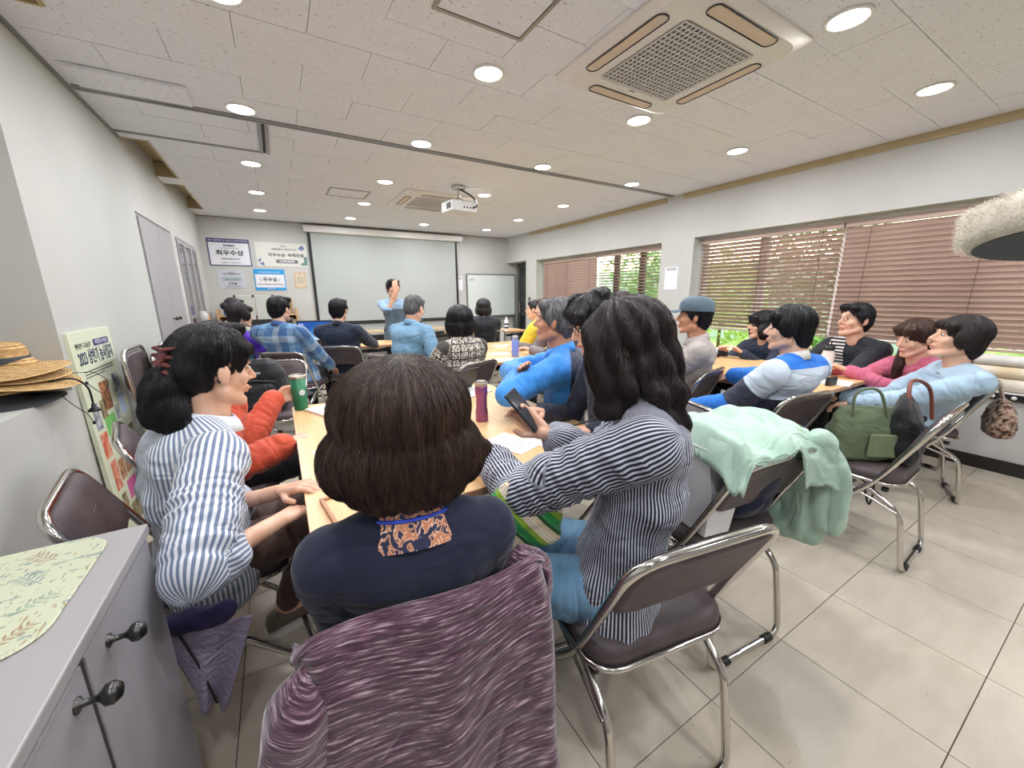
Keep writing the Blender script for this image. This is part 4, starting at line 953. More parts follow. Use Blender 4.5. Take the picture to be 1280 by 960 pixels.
# hair shapes, head-local
def hair_prims(style, hs=1.0):
    base = [ell((0, -.022, .042), (.085, .100, .088)), ell((0, -.055, .0), (.078, .060, .078))]
    if style == 'short': base += [ell((0, -.064, -.045), (.058, .034, .045)), rc((-.045, .058, .088), (.045, .058, .088), .026, .026), ell((.078, .006, .025), (.012, .030, .042)), ell((-.078, .006, .025), (.012, .030, .042))]
    elif style == 'crop': base += [ell((0, -.060, -.035), (.060, .034, .045)), rc((-.04, .05, .09), (.04, .05, .09), .020, .020)]
    elif style == 'full': base += [ell((0, -.012, .055), (.092, .104, .086)), ell((0, -.066, -.045), (.066, .042, .055)), rc((-.055, .060, .075), (.055, .060, .075), .030, .030), ell((.084, .004, .02), (.016, .042, .055)), ell((-.084, .004, .02), (.016, .042, .055))]
    elif style == 'pixie': base += [ell((0, -.02, .052), (.096, .108, .09)), ell((0, -.070, -.035), (.070, .045, .065)), rc((-.058, .066, .066), (.058, .066, .066), .028, .028), ell((.088, .010, .008), (.016, .045, .055)), ell((-.088, .010, .008), (.016, .045, .055))]
    elif style == 'bob': base += [ell((0, -.018, .035), (.108, .118, .100)), ell((0, -.055, -.04), (.108, .075, .085)), ell((.085, .005, -.045), (.036, .065, .075)), ell((-.085, .005, -.045), (.036, .065, .075)), rc((-.05, .072, .07), (.05, .072, .07), .024, .024), ell((0, -.06, -.09), (.082, .048, .045))]
    elif style == 'bigbob': base += [ell((0, -.022, .030), (.130, .134, .108)), ell((0, -.060, -.050), (.140, .094, .085)), ell((.105, -.005, -.065), (.050, .075, .068)), ell((-.108, -.005, -.065), (.050, .075, .068)), ell((0, -.070, -.110), (.105, .062, .036)), rc((.128, -.02, -.075), (.158, -.03, -.060), .030, .014), ell((0, .06, .06), (.08, .04, .05))]
    elif style == 'long': base += [ell((0, -.015, .035), (.104, .116, .098)), ell((0, -.058, -.06), (.104, .075, .11)), ell((.085, .01, -.07), (.032, .055, .10)), ell((-.085, .02, -.06), (.030, .050, .09)), ell((-.02, -.070, -.14), (.096, .056, .12)), ell((-.03, -.068, -.25), (.080, .048, .085)), ell((-.03, -.066, -.305), (.066, .042, .045)), ell((-.065, -.03, -.27), (.035, .03, .05)), rc((-.05, .07, .07), (.05, .07, .07), .024, .024), rc((-.078, .055, -.01), (-.088, .062, -.15), .042, .026), ell((-.075, .05, .0), (.04, .05, .08))]
    elif style == 'pony': base += [ell((0, -.015, .060), (.090, .104, .082)), ell((0, -.072, .005), (.078, .056, .066)), rc((-.05, .064, .075), (.05, .064, .075), .024, .024), rc((0, -.09, -.015), (0, -.115, -.03), .045, .048), ell((0, -.125, -.060), (.060, .050, .055)), ell((.01, -.118, -.110), (.068, .056, .060)), ell((.02, -.095, -.155), (.058, .046, .036)), ell((-.035, -.10, -.130), (.045, .042, .042))]
    elif style == 'bun': base += [ell((0, -.072, .0), (.074, .05, .065)), rc((-.045, .06, .082), (.045, .06, .082), .02, .02), ell((0, -.125, .03), (.042, .038, .042))]
    elif style == 'longtied': base += [ell((0, -.015, .046), (.094, .106, .088)), ell((0, -.065, -.01), (.084, .058, .085)), rc((-.05, .062, .078), (.05, .062, .078), .02, .02), rc((.06, -.03, -.06), (.055, .06, -.19), .042, .030), rc((.055, .06, -.19), (.05, .09, -.30), .030, .018)]
    elif style == 'curly': base += [ell((0, -.015, .055), (.098, .110, .092)), ell((0, -.07, -.03), (.078, .05, .07)), rc((-.05, .07, .075), (.05, .07, .075), .032, .032), ell((.088, .01, .02), (.018, .04, .05)), ell((-.088, .01, .02), (.018, .04, .05)), ell((.05, .03, .12), (.035, .04, .03)), ell((-.04, -.04, .125), (.04, .04, .03))]
    return base
def strands(name, V, F, n, parent, m, seglen=.016, nseg=8, rad=.0008, curlamp=.0, axis_z=V3((0, 0, 1)), off=.0025, flip=0.0, seed=1):
    rng = np.random.default_rng(seed); bvh = BVHTree.FromPolygons([tuple(v) for v in V], F)
    fa = rng.integers(0, len(F), n); vs = []; fs = []
    ctr = V.mean(axis=0); top = V3(tuple(V[V[:, 2].argmax()]))
    for q in range(n):
        f = F[fa[q]]; p = V3(tuple(V[f[0]] * .5 + V[f[2]] * .5)); loc, nr, _, _ = bvh.find_nearest(p)
        pts = [loc + nr * off]; prev = None; nrms = [nr]
        ph = rng.uniform(0, 6.28); lift = rng.uniform(-.6, 1.4) * .0012; L = nseg
        for k in range(L):
            away = loc - top; away.z = 0
            d = V3((0, 0, -1)) + away * 3.0; d += V3(tuple(rng.normal(size=3) * .10))
            if curlamp: s_ = nr.cross(V3((0, 0, 1))); d += s_ * curlamp * math.sin(ph + k * 1.1)
            if flip and k > 4: d += (loc - V3(tuple(ctr))) * flip
            d -= nr * d.dot(nr)
            if prev is not None: d = d.normalized() * .5 + prev * .8
            if d.length < 1e-4: break
            d.normalize(); prev = d; nxt = loc + d * seglen
            loc, nr, _, _ = bvh.find_nearest(nxt)
            if loc is None: break
            pts.append(loc + nr * (off + lift * k * .35)); nrms.append(nr)
        if len(pts) < 3: continue
        b = len(vs); K = len(pts)
        for k, (p_, nr_) in enumerate(zip(pts, nrms)):
            t = (pts[min(k + 1, K - 1)] - pts[max(k - 1, 0)]).normalized(); s_ = t.cross(nr_).normalized(); r = rad * (1 - .75 * (k / (K - 1)) ** 2)
            vs += [p_ - s_ * r, p_ + nr_ * r * .9, p_ + s_ * r]
        for k in range(K - 1):
            for a, c in ((0, 1), (1, 2), (2, 0)): fs.append((b + k * 3 + a, b + k * 3 + c, b + k * 3 + 3 + c, b + k * 3 + 3 + a))
    return mesh_obj(name, vs, fs, m, parent)

Q = dict(near=(.006, .009, .0045, .0036, .005), mid=(.011, .013, .0062, .0048, .007), far=(.016, .016, .0085, .0060, .010))  # body, cloth, head, hand, hair
def person(label, hip, th, head, yaw=0, pitch=0, roll=0, LH=None, RH=None, LE=None, RE=None, shirt=None, pants=None, hair='short', hairm=None, skin=None, q='mid', sw=.165, g=1.0,
           sleeve=1.0, stand=False, zs=.46, spread=.0, foot=.16, Lh=None, Rh=None, collar=None, shoe='3a3634', wr=.006, glasses=False, loose=0.0, nstr=None, group='people attending the talk', legs=True, lips=True, hem=.40, seed=1, earring=False, knee=.42, hs=1.0, xs=(), curlamp=.0, Lleg=0., Rleg=0.):
    skin = skin or m_skin; hairm = hairm or m_h_black; pants = pants or cloth('trousers_black', '1c1c20', '26262b')
    vb, vc, vh, vhand, vhair = Q[q]
    thr = math.radians(th); Rz = Matrix.Rotation(thr, 3, 'Z'); Ri = Rz.transposed()
    T = V3((hip[0], hip[1], 0)); loc = lambda w: Ri @ (V3(w) - T)
    t = empty('person', (hip[0], hip[1], 0), thr, label, 'person', group)
    Hc = loc(head); hz = zs + .085 if not stand else zs
    P0 = V3((0, 0, hz)); 
    Mh3 = Matrix.Rotation(math.radians(yaw), 3, 'Z') @ Matrix.Rotation(math.radians(pitch), 3, 'X') @ Matrix.Rotation(math.radians(roll), 3, 'Y')
    skull = Hc + Mh3 @ V3((0, -.035, -.045))
    N = skull + (V3((0, -.02, -.125)) if not stand else V3((0, -.01, -.12)))       # neck base (C7)
    mid = lambda f, back=0.0: P0.lerp(N, f) + V3((0, -back, 0))
    m1, m2, m3 = mid(.28, .012), mid(.55, .028), mid(.80, .022)
    S = {s: N + V3((s * sw, -.005, -.050)) for s in (-1, 1)}
    # trunk ---------------------------------------------------------
    def trunk(e):
        P = [rc(P0 + V3((-.065, 0, 0)), P0 + V3((.065, 0, 0)), .098 * g + e, .098 * g + e), rc(m1 + V3((-.05, 0, 0)), m1 + V3((.05, 0, 0)), .088 * g + e, .088 * g + e),
             rc(m2 + V3((-.06, 0, 0)), m2 + V3((.06, 0, 0)), .092 * g + e, .092 * g + e), rc(m3 + V3((-.075, 0, 0)), m3 + V3((.075, 0, 0)), .088 * g + e, .088 * g + e)]
        for s in (-1, 1):
            P += [rc(m3 + V3((s * .07, 0, 0)), S[s], .078 * g + e, .052 + e), rc(N + V3((s * .015, 0, .0)), S[s] + V3((-s * .03, 0, .008)), .042 + e * .7, .047 + e)]
            P += [rc(m1 + V3((s * .05, 0, 0)), m3 + V3((s * .075, 0, 0)), .082 * g + e, .082 * g + e), rc(P0 + V3((s * .06, 0, 0)), m1 + V3((s * .05, 0, 0)), .092 * g + e, .085 * g + e)]
        return P
    l1, l2 = .29, .262; arms = {}
    for s, Ht, He in ((-1, LH, LE), (1, RH, RE)):
        if He is not None and He[0] == 'p':
            arms[s] = (loc(He[1]), loc(Ht)); continue
        if Ht is None: W = V3((s * .13, .34, zs + .20)) if not stand else S[s] + V3((s * .06, .05, -.52))
        else: W = loc(Ht)
        hint = V3((s * .55, -.25, -.9)) if He is None else (Ri @ V3(He))
        E, W = ik(S[s], W, l1, l2, hint); arms[s] = (E, W)
    def arm(s, e, f=1.0, taper=True):
        E, W = arms[s]; tg = 'armR' if s > 0 else 'armL'; P = [rc(S[s], E, .049 + e, .040 + e, tg, 0)]
        if f > 0: P.append(rc(E, E.lerp(W, f), .039 + e, (.039 - .013 * f) + e, tg, l1))
        return P
    lg = {}
    for s in (-1, 1):
        hp = P0 + V3((s * .085, 0, -.02)); ex = Lleg if s < 0 else Rleg
        if stand: kn = hp + V3((s * .01, .02, -.42)); an = V3((s * .10, -.02, .08))
        else: kn = V3((s * (.11 + spread), knee, zs + .055)); an = V3((s * (.11 + spread * .8), knee - .02 + foot - .13 + ex, .085))
        lg[s] = (hp, kn, an)
    def leg(s, e, low=1.0):
        hp, kn, an = lg[s]; tg = 'legR' if s > 0 else 'legL'
        return [rc(hp, kn, .082 * g + e, .056 + e, tg, 0), rc(kn, kn.lerp(an, low), .054 + e, (.036 if low > .9 else .045) + e, tg, .4)]
    # body -------------------------------------------------------------
    body = trunk(-.006) + arm(-1, -.004) + arm(1, -.004)
    if legs: body += leg(-1, -.006) + leg(1, -.006)
    body += [rc(N + V3((0, .01, -.02)), skull, .056, .050)]
    if legs:
        for s in (-1, 1): an = lg[s][2]; body.append(rc(an, an + V3((0, .12, -.045)), .034, .028))
    Vb, Fb, _ = remesh(body, vb * 1.25, 5)
    hx = lambda c: Hc + Mh3 @ (V3(c) * hs)
    def E_(c, r): return ell(hx(c), V3(r) * hs, Mh3)
    def C_(a, b, ra, rb): return rc(hx(a), hx(b), ra * hs, rb * hs)
    hp_ = [E_((0, -.012, .03), (.074, .094, .086)), E_((0, .028, -.018), (.060, .060, .076)), C_((-.045, .0, -.06), (-.012, .066, -.096), .028, .020), C_((.045, .0, -.06), (.012, .066, -.096), .028, .020), E_((0, .069, -.098), (.016, .014, .014)),
           C_((0, .084, .018), (0, .108, -.020), .008, .0115), E_((.010, .093, -.027), (.008, .009, .007)), E_((-.010, .093, -.027), (.008, .009, .007)), C_((-.030, .079, .030), (.030, .079, .030), .010, .010), E_((0, .086, -.054), (.020, .011, .008)), E_((0, .084, -.066), (.017, .011, .008)),
           E_((.036, .058, -.022), (.023, .022, .024)), E_((-.036, .058, -.022), (.023, .022, .024)), E_((.084, -.006, -.004), (.009, .018, .030)), E_((-.084, -.006, -.004), (.009, .018, .030)), E_((.078, .0, -.028), (.007, .009, .010)), E_((-.078, .0, -.028), (.007, .009, .010)),
           rc(N + V3((0, .01, .01)), hx((0, -.03, -.04)), .054, .049), rc(N + V3((0, .03, .0)), hx((0, -.0, -.06)), .045, .042)]
    Vh, Fh, _ = remesh(hp_, vh, 4)
    Vs = [Vb, Vh]; Fs = [Fb, Fh]
    for s, spec in ((-1, Lh), (1, Rh)):
        E, W = arms[s]; fd = (W - E).normalized(); d = fd; n = V3((0, 0, -1)); cu = .45; sp = 1.0
        if spec:
            if 'd' in spec: d = Ri @ V3(spec['d'])
            if 'n' in spec: n = Ri @ V3(spec['n'])
            cu = spec.get('curl', cu); sp = spec.get('spread', 1.0)
        if abs(n.normalized().dot(d.normalized())) > .95: n = V3((-s, 0, 0))
        dd = d.normalized(); nn = (n - dd * n.dot(dd)).normalized(); inward = V3((-s, .3, .2)); side = 1 if dd.cross(nn).dot(inward) > 0 else -1
        if spec and 'side' in spec: side = spec['side']
        hpz = hand_prims(W, d, n, side, cu, sp) + [rc(W - fd * .07, W + fd * .005, .026, .023)]
        Vq, Fq, _ = remesh(hpz, vhand, 2); Vs.append(Vq); Fs.append(Fq)
    VA = np.concatenate(Vs); FA = []; o0 = 0
    for v, f in zip(Vs, Fs): FA += [tuple(i + o0 for i in p) for p in f]; o0 += len(v)
    mesh_obj('body', VA, FA, skin, t)
    # face ----------------------------------------------------------------
    for s in (-1, 1):
        e = MB(); prim_mesh(e, ell(hx((s * .030, .0815, .010)), V3((.0125, .006, .0062)) * hs, Mh3)); oe = e.build('eye', m_eyew, t)
        e = MB(); prim_mesh(e, ell(hx((s * .030, .0855, .010)), V3((.006, .0032, .0058)) * hs, Mh3)); e.build('iris', m_eye, oe)
        e = MB(); e.tube([hx((s * .016, .090, .034)), hx((s * .032, .089, .038)), hx((s * .046, .078, .033))], [.0022, .003, .0015], 6); e.build('eyebrow', hairm, t)
    e = MB(); e.tube([hx((-.020, .089, -.060)), hx((-.008, .097, -.057)), hx((0, .098, -.0585)), hx((.008, .097, -.057)), hx((.020, .089, -.060))], [.0015, .0038, .0035, .0038, .0015], 8); e.build('mouth', m_lip, t)
    if glasses:
        e = MB()
        for s in (-1, 1):
            ring = [hx((s * .031 + .020 * math.cos(a) , .098, .008 + .016 * math.sin(a))) for a in [2 * pi * k / 14 for k in range(14)]]; e.tube(ring, .0013, 5, closed=True)
            e.tube([hx((s * .050, .097, .012)), hx((s * .080, .05, .014)), hx((s * .086, -.01, .004))], .0014, 5)
        e.tube([hx((-.011, .099, .012)), hx((.011, .099, .012))], .0014, 5); e.build('glasses', m_glasses, t)
    # shirt -------------------------------------------------------------
    e = .012 + loose
    sp = trunk(e)
    for s in (-1, 1):
        sp += arm(s, e * 1.05 + .002, min(sleeve, .97)) if sleeve > 0 else [rc(S[s], S[s].lerp(arms[s][0], .75), .052 + e, .048 + e, 'armR' if s > 0 else 'armL', 0)]
    if hem < .45: 
        for s in (-1, 1): sp.append(rc(P0 + V3((s * .06, 0, -.02)), P0 + V3((s * .075, -.005, -.085 if not stand else -.12)), .100 * g + e, .104 * g + e))
    for c_, r_ in xs: sp.append(ell(loc(c_), r_))
    Vc, Fc, Nc = remesh(sp, vc, 4)
    pat = pattern(Vc, sp)
    amp = wr * (1.0 if q == 'near' else .8)
    arml = pat[:, 2] > .5
    w1 = nz(np.column_stack([pat[:, 0], pat[:, 1], pat[:, 2]]), 14, 34, 3, seed * 3.7); w2 = nz(Vc, 9, 9, 7, seed * 1.9); w3 = nz(np.column_stack([pat[:, 0], pat[:, 1], pat[:, 2]]), 26, 9, 5, seed * 5.1)
    ridg = (1 - np.abs(w1) * 2.2)
    disp = amp * (np.where(arml, ridg * .9, w3 * .9) + w2 * 1.1 - .35)
    top = np.clip((N[2] + .0 - Vc[:, 2]) / .06, 0.1, 1); Vc = Vc + Nc * (disp * top)[:, None]
    locc = Vc.copy()
    mesh_obj('shirt', Vc, Fc, shirt, t, {'pat': pat, 'loc': locc})
    if collar:
        for dz, rr in ((0, 1.0),):
            cc = N + V3((0, .022, .012)); rings = []
            for z, k in ((-.012, 1.18), (.012, 1.06), (.030, 1.02), (.034, 1.06), (.012, 1.22), (-.014, 1.32)):
                rings.append([(cc.x + .058 * k * math.cos(a), cc.y + .064 * k * math.sin(a) , cc.z + z - .030 * (math.sin(a) * .8)) for a in [2 * pi * i / 28 for i in range(28)]])
            MB().loft(rings, caps=False).build('collar', collar if not isinstance(collar, bool) else shirt, t, solid=.002)
    # trousers and shoes ---------------------------------------------------
    if legs:
        pp = [rc(P0 + V3((-.06, -.0, -.01)), P0 + V3((.06, 0, -.01)), .103 * g, .103 * g)] + leg(-1, .010, .93) + leg(1, .010, .93)
        Vp, Fp, Np = remesh(pp, vc * 1.15, 4); pt = pattern(Vp, pp)
        d = .005 * (1 - np.abs(nz(pt, 12, 26, 3, seed)) * 2.5) + .003 * nz(Vp, 9, 9, 9, seed + 3); Vp = Vp + Np * d[:, None]
        mesh_obj('trousers', Vp, Fp, pants, t, {'pat': pt})
        ms = mat('shoe_' + shoe, shoe, .6); msole = mat('shoe_sole', 'd8d4ca', .7)
        for s in (-1, 1):
            an = lg[s][2]; x, y = an.x, an.y; zf = 0.0
            rg = []
            for (yy, w, h) in ((-.07, .020, .05), (-.06, .032, .075), (-.02, .038, .085), (.03, .041, .072), (.09, .046, .055), (.14, .044, .045), (.175, .030, .036), (.188, .012, .024)):
                rg.append([(x + w * math.cos(a) * (1 if math.sin(a) > -.3 else .9), y + yy, .016 + max(0, (h) * (.5 + .5 * math.sin(a)))) for a in [2 * pi * i / 16 for i in range(16)]])
            so = MB().loft(rg).build('shoe', ms, t)
            pr = [(x + .046 * c_ * (1 if abs(c_) < 1 else 1), y + yy) for c_, yy in ((-.6, -.075), (.6, -.075), (.95, -.02), (1.0, .06), (1.08, .11), (.85, .17), (.3, .195), (-.3, .195), (-.85, .17), (-1.08, .11), (-1.0, .06), (-.95, -.02))]
            MB().loft([[(a, b, .001) for a, b in pr], [(a, b, .020) for a, b in pr]], smooth=False).build('sole', msole, so)
    # hair --------------------------------------------------------------
    if hair:
        hp2 = []
        for p in hair_prims(hair):
            if p[0] == 'E': hp2.append(ell(hx(p[1]), p[2] * hs, Mh3))
            else: hp2.append(rc(hx(p[1]), hx(p[2]), p[3] * hs, p[4] * hs))
        Vr, Fr, Nr = remesh(hp2, vhair, 4)
        L = (Vr - np.array(Hc)) @ np.array(Mh3); az = np.arctan2(L[:, 0], -L[:, 1])
        A = np.column_stack([np.sin(az), np.cos(az), L[:, 2]])
        big = {'curly': .010, 'pony': .008, 'long': .009}.get(hair, .005)
        d = big * nz(A, 5, 5, 9, seed) + .0028 * nz(A, 16, 16, 7, seed + 2)
        if hair == 'long': d += .010 * np.clip((-.05 - L[:, 2]) / .1, 0, 1) * np.sin(L[:, 2] * 75 + az * 3.0) + .006 * np.sin(az * 14 + L[:, 2] * 22)
        if hair in ('curly', 'pony'): d += .006 * nz(L, 45, 45, 45, seed)
        # keep the face free
        face = np.clip((L[:, 1] - .05) / .03, 0, 1) * np.clip((.05 - L[:, 2]) / .02, 0, 1); d -= face * .004
        Vr = Vr + Nr * d[:, None]
        ho = mesh_obj('hair', Vr, Fr, hairm, t)
        ns = nstr if nstr is not None else {'near': 5200, 'mid': 900, 'far': 0}[q]
        if ns:
            so = strands('hair_strands', Vr, Fr, ns, ho, hairm, seglen={'near': .016, 'mid': .018}.get(q, .02), nseg=9 if q == 'near' else 6, rad=.0007 if q == 'near' else .0011, curlamp=curlamp, seed=seed); so['kind'] = 'stuff'
    t['_'] = 0
    del t['_']
    return dict(t=t, N=N, S=S, arms=arms, P0=P0, Hc=Hc, Mh=Mh3, hx=hx, lg=lg, m3=m3)
def wpos(pr, v): return pr['t'].matrix_basis @ V3(v)

# ---- clothes ----
s_navy = cloth('navy_jersey', '1e2236', '272c42', 5)
s_bwstripe = cloth('black_white_stripe', 'b9bccb', 'c6c9d6', 4, .75, stripes('20222e', 118, .48))
s_bluestripe = cloth('blue_white_stripe', 'dfe3ea', 'e9ecf0', 4, .75, stripes('7685a0', 92, .52))
s_orange = cloth('orange_nylon', 'b8432b', 'cf5638', 5, .55)
s_teal = None
def f_bluejk(t, c):
    v, s = t.attr('loc'); m = t.math('LESS_THAN', t.math('ADD', s[1], t.math('MULTIPLY', t.math('ABSOLUTE', s[0]), .35)), -.015); v2, p = t.attr('pat'); m = t.math('MULTIPLY', m, t.math('LESS_THAN', p[2], .5)); return t.mix(m, c, '262c48')
s_bluejk = cloth('bright_blue_sportswear', '2f86dc', '4a9df0', 5, .5, f_bluejk)
def f_plaid(t, c):
    v, s = t.attr('pat')
    a = t.ramp(t.math('FRACT', t.math('MULTIPLY', s[0], 6.2)), [(0, '3f6597'), (.30, '8fb2cc'), (.5, '5b83b4'), (.78, 'b7c3c8')], 'CONSTANT'); b = t.ramp(t.math('FRACT', t.math('MULTIPLY', s[1], 5.2)), [(0, '3a5585'), (.38, '6f9cc6'), (.7, 'b9c5cc')], 'CONSTANT')
    x = t.mix(.5, a, b); return t.mix(.12, x, c)
s_plaid = cloth('blue_patch_plaid', '5577a8', '6b8fba', 5, .8, f_plaid)
def f_tealp(t, c):
    v, s = t.attr('loc'); v2, p = t.attr('pat'); m = t.math('GREATER_THAN', p[2], .5); m = t.math('MULTIPLY', m, t.math('LESS_THAN', p[1], .24)); return t.mix(m, c, '6a3fd0')
s_tealp = cloth('teal_jacket', '17889f', '26a5b8', 5, .5, f_tealp)
s_navyshirt = cloth('navy_shirt', '232a3c', '2d3548', 5, .8)
s_greyblue = cloth('dusty_blue_knit', '6f97b4', '82a8c2', 5, .85)
def f_check(t, c):
    v, s = t.attr('pat')
    a = t.math('LESS_THAN', t.math('FRACT', t.math('MULTIPLY', s[0], 17)), .14); b = t.math('LESS_THAN', t.math('FRACT', t.math('MULTIPLY', s[1], 17)), .14)
    m = t.math('MAXIMUM', a, b); n = t.ramp(t.noise(v, 75, 3), [(.50, (0, 0, 0)), (.54, (1, 1, 1))]); x = t.mix(m, c, '4f4a45'); return t.mix(n, x, '3d3834')
s_check = cloth('cream_black_motif', 'cfc6b8', 'dbd3c6', 5, .8, f_check)
s_black = cloth('black_jacket', '22252b', '2e3138', 5, .6)
s_yellow = cloth('yellow_blouse', 'e6cf3a', 'f0dc55', 5, .7)
s_greysw = cloth('grey_sweater', '82797a', '938a8a', 8, .9)
s_capman = cloth('taupe_shirt', 'a89f98', 'b6ada6', 5, .75)
s_nvtop = cloth('navy_top', '252b3c', '30384b', 5, .6)
def f_rugby(t, c):
    v, s = t.attr('pat'); v2, l = t.attr('loc')
    zt = t.ramp(t.math('MULTIPLY', t.math('SUBTRACT', l[2], .50), 1.0), [(0, '2c7ad8'), (.155, '3b3d4e'), (.265, 'c6d2e0'), (.435, '2675d8')], 'CONSTANT')
    za = t.ramp(t.math('MULTIPLY', s[1], 1.0), [(0, 'c6d2e0'), (.12, '3b3d4e'), (.26, '2c7ad8'), (.44, '2c7ad8')], 'CONSTANT')
    m = t.math('GREATER_THAN', s[2], .5); return t.mix(m, zt, za)
s_rugby = cloth('rugby_colour_bands', '3f7fd0', '4a88d8', 5, .85, f_rugby)
def f_inner(t, c):
    v, l = t.attr('loc'); m = t.math('MULTIPLY', t.math('LESS_THAN', t.math('ABSOLUTE', l[0]), .055), t.math('GREATER_THAN', l[1], .06))
    st = t.ramp(t.math('FRACT', t.math('MULTIPLY', l[2], 38)), [(0, '1d1e24'), (.5, 'e4e2de')], 'CONSTANT'); return t.mix(m, c, st)
s_bjk = cloth('black_hood_jacket', '24262d', '2f3239', 5, .7, f_inner)
s_pink = cloth('pink_long_sleeve', 'c4607a', 'd47890', 5, .75)
s_ltblue = cloth('pale_blue_cardigan', '9fb9cb', 'b0c8d8', 5, .85)
s_pres = cloth('chambray_and_apron', '8fb0cc', 'a3c0d8', 5, .75, lambda t, c: t.mix(t.math('MULTIPLY', t.math('LESS_THAN', t.attr('loc')[1][2], 1.14), t.math('GREATER_THAN', t.attr('loc')[1][1], -.02)), c, '5d7280'))
p_brown = cloth('brown_trousers', '4d3b34', '5d4940', 5, .6)
p_jeans = cloth('light_jeans', '5f86a3', '7399b5', 12, .85)
p_black = cloth('trousers_black', '1c1c20', '26262b')
p_beige = cloth('beige_trousers', 'b9a584', 'c8b595')
p_dark = cloth('trousers_charcoal', '26282e', '32343b')

PEOPLE = {}
def add(k, *a, **kw): PEOPLE[k] = person(*a, seed=len(PEOPLE) + 1, **kw)
add('fg', 'person with a dark brown bob in navy top, seated with back to the camera', (.215, .80), -10, (.178, .71, 1.092), yaw=-2, pitch=-6, hs=.95, shirt=s_navy, hair='bigbob', hairm=m_h_brown, q='near', sw=.138, loose=.002, g=.93, LH=(.14, 1.02, .70), RH=(.36, 1.02, .70), LE=(-.1, -.2, -1), RE=(.1, -.2, -1), hem=.6, wr=.005, nstr=9000)
add('left', 'person with clipped black hair in blue-striped shirt and brown trousers, at left', (-.29, 1.46), -72, (-.185, 1.43, 1.115), yaw=8, pitch=-8, hs=.96, Lleg=-.22, shirt=s_bluestripe, pants=p_brown, hair='pony', hairm=m_h_black, q='near', sw=.165, loose=.016, sleeve=.22, LH=(-.06, 1.40, .70), RH=(-.07, 1.22, .69), RE=(-.3, -.9, -.4), wr=.009, collar=s_bluestripe, shoe='6d5f52', nstr=6000, curlamp=.5)
add('right', 'person with long dark hair in black and white striped blouse, holding a phone', (.76, .70), 42, (.80, .745, 1.185), yaw=-4, pitch=-14, shirt=s_bwstripe, pants=p_jeans, hair='long', hairm=m_h_mid, q='near', sw=.165, loose=.014, sleeve=.78, LH=(.56, 1.09, .80), RH=(.71, .99, .88), LE=('p', (.515, .84, .785)), xs=[((.57, .77, .84), (.07, .07, .085)), ((.53, .83, .79), (.06, .065, .055))], RE=(.6, .2, -.8), Lh=dict(d=(-.15, 1, -.05), n=(0, 0, -1), curl=.25), Rh=dict(d=(-.35, .75, .5), n=(-.7, -.5, .3), curl=.7), wr=.010, nstr=9000, curlamp=.35, knee=.40, collar=s_bwstripe)
add('oj', 'person in an orange jacket holding a green tumbler, seated beyond the blue-striped shirt', (-.33, 2.12), -72, (-.235, 2.12, 1.10), yaw=10, shirt=s_orange, hair='short', q='mid', loose=.016, LH=(-.075, 2.33, .80), RH=(-.05, 1.86, .70), LE=(0, -.6, -1), Lh=dict(d=(.8, .45, .1), n=(.5, -.85, 0), curl=.8), wr=.010, collar=s_orange)
add('blue', 'grey-haired person in bright blue sports jacket with folded arms', (1.36, 1.72), 38, (1.27, 1.69, 1.185), yaw=8, pitch=2, shirt=s_bluejk, hair='short', hairm=m_h_grey, skin=m_skin2, q='mid', sw=.185, g=1.08, loose=.010, RH=(1.06, 1.66, .93), LH=(1.15, 1.84, .90), LE=('p', (.90, 1.55, .86)), RE=('p', (1.16, 1.98, .88)), Rh=dict(d=(-.45, -.55, .5), n=(.2, -.6, -.5), curl=.3), collar=s_bluejk, knee=.36, wr=.010, nstr=1500)
add('nb', 'person with curly black hair and glasses behind the long-haired woman', (1.28, 1.24), 68, (1.16, 1.26, 1.195), yaw=6, pitch=-18, shirt=s_nvtop, hair='curly', q='mid', glasses=True, LH=(1.02, 1.10, .80), RH=(1.0, 1.42, .80), Lh=dict(d=(-1, .2, 0), n=(0, 0, -1), curl=.4), knee=.34)
add('navyb', 'person with brown curls in a dark navy jacket behind the grey-haired man', (2.16, 2.78), 20, (2.03, 2.50, 1.165), yaw=15, shirt=s_nvtop, hair='curly', hairm=m_h_chest, q='far', sw=.18)
add('yel', 'person in a yellow blouse with black hair tied in a bun', (2.88, 4.16), 35, (2.76, 4.10, 1.14), yaw=10, shirt=s_yellow, hair='bun', q='far', sleeve=.5, loose=.02)
add('br', 'brown-haired person in grey sweater leaning on the middle table', (2.86, 3.52), 62, (2.44, 3.42, 1.17), yaw=10, shirt=s_greysw, hair='short', hairm=m_h_chest, q='far', LH=(2.20, 3.30, .77), RH=(2.25, 3.65, .77), loose=.012, sw=.17)
add('ht', 'dark-haired person mostly hidden behind the grey-haired man', (3.42, 4.55), 30, (3.28, 4.42, 1.14), shirt=s_navyshirt, hair='short', q='far')
add('back', 'dark-haired person by the far window, only the top of the head showing', (3.10, 2.92), 40, (2.98, 2.88, 1.235), shirt=s_navyshirt, hair='short', q='far', hairm=m_h_mid)
add('bob', 'person with a round black bob in a cream motif shirt at the middle table', (1.24, 3.03), 8, (1.28, 3.0, 1.12), yaw=-30, shirt=s_check, pants=p_beige, hair='bob', q='mid', loose=.012, LH=(.98, 3.30, .66), RH=(1.42, 3.42, .76), sleeve=.8)
add('hood', 'person with bobbed black hair in a black jacket before the whiteboard', (2.66, 5.26), -8, (2.56, 5.12, 1.15), yaw=-20, shirt=s_black, hair='bob', q='far', sw=.19, loose=.012, RH=(3.02, 5.62, .76), LH=(2.35, 5.5, .76))
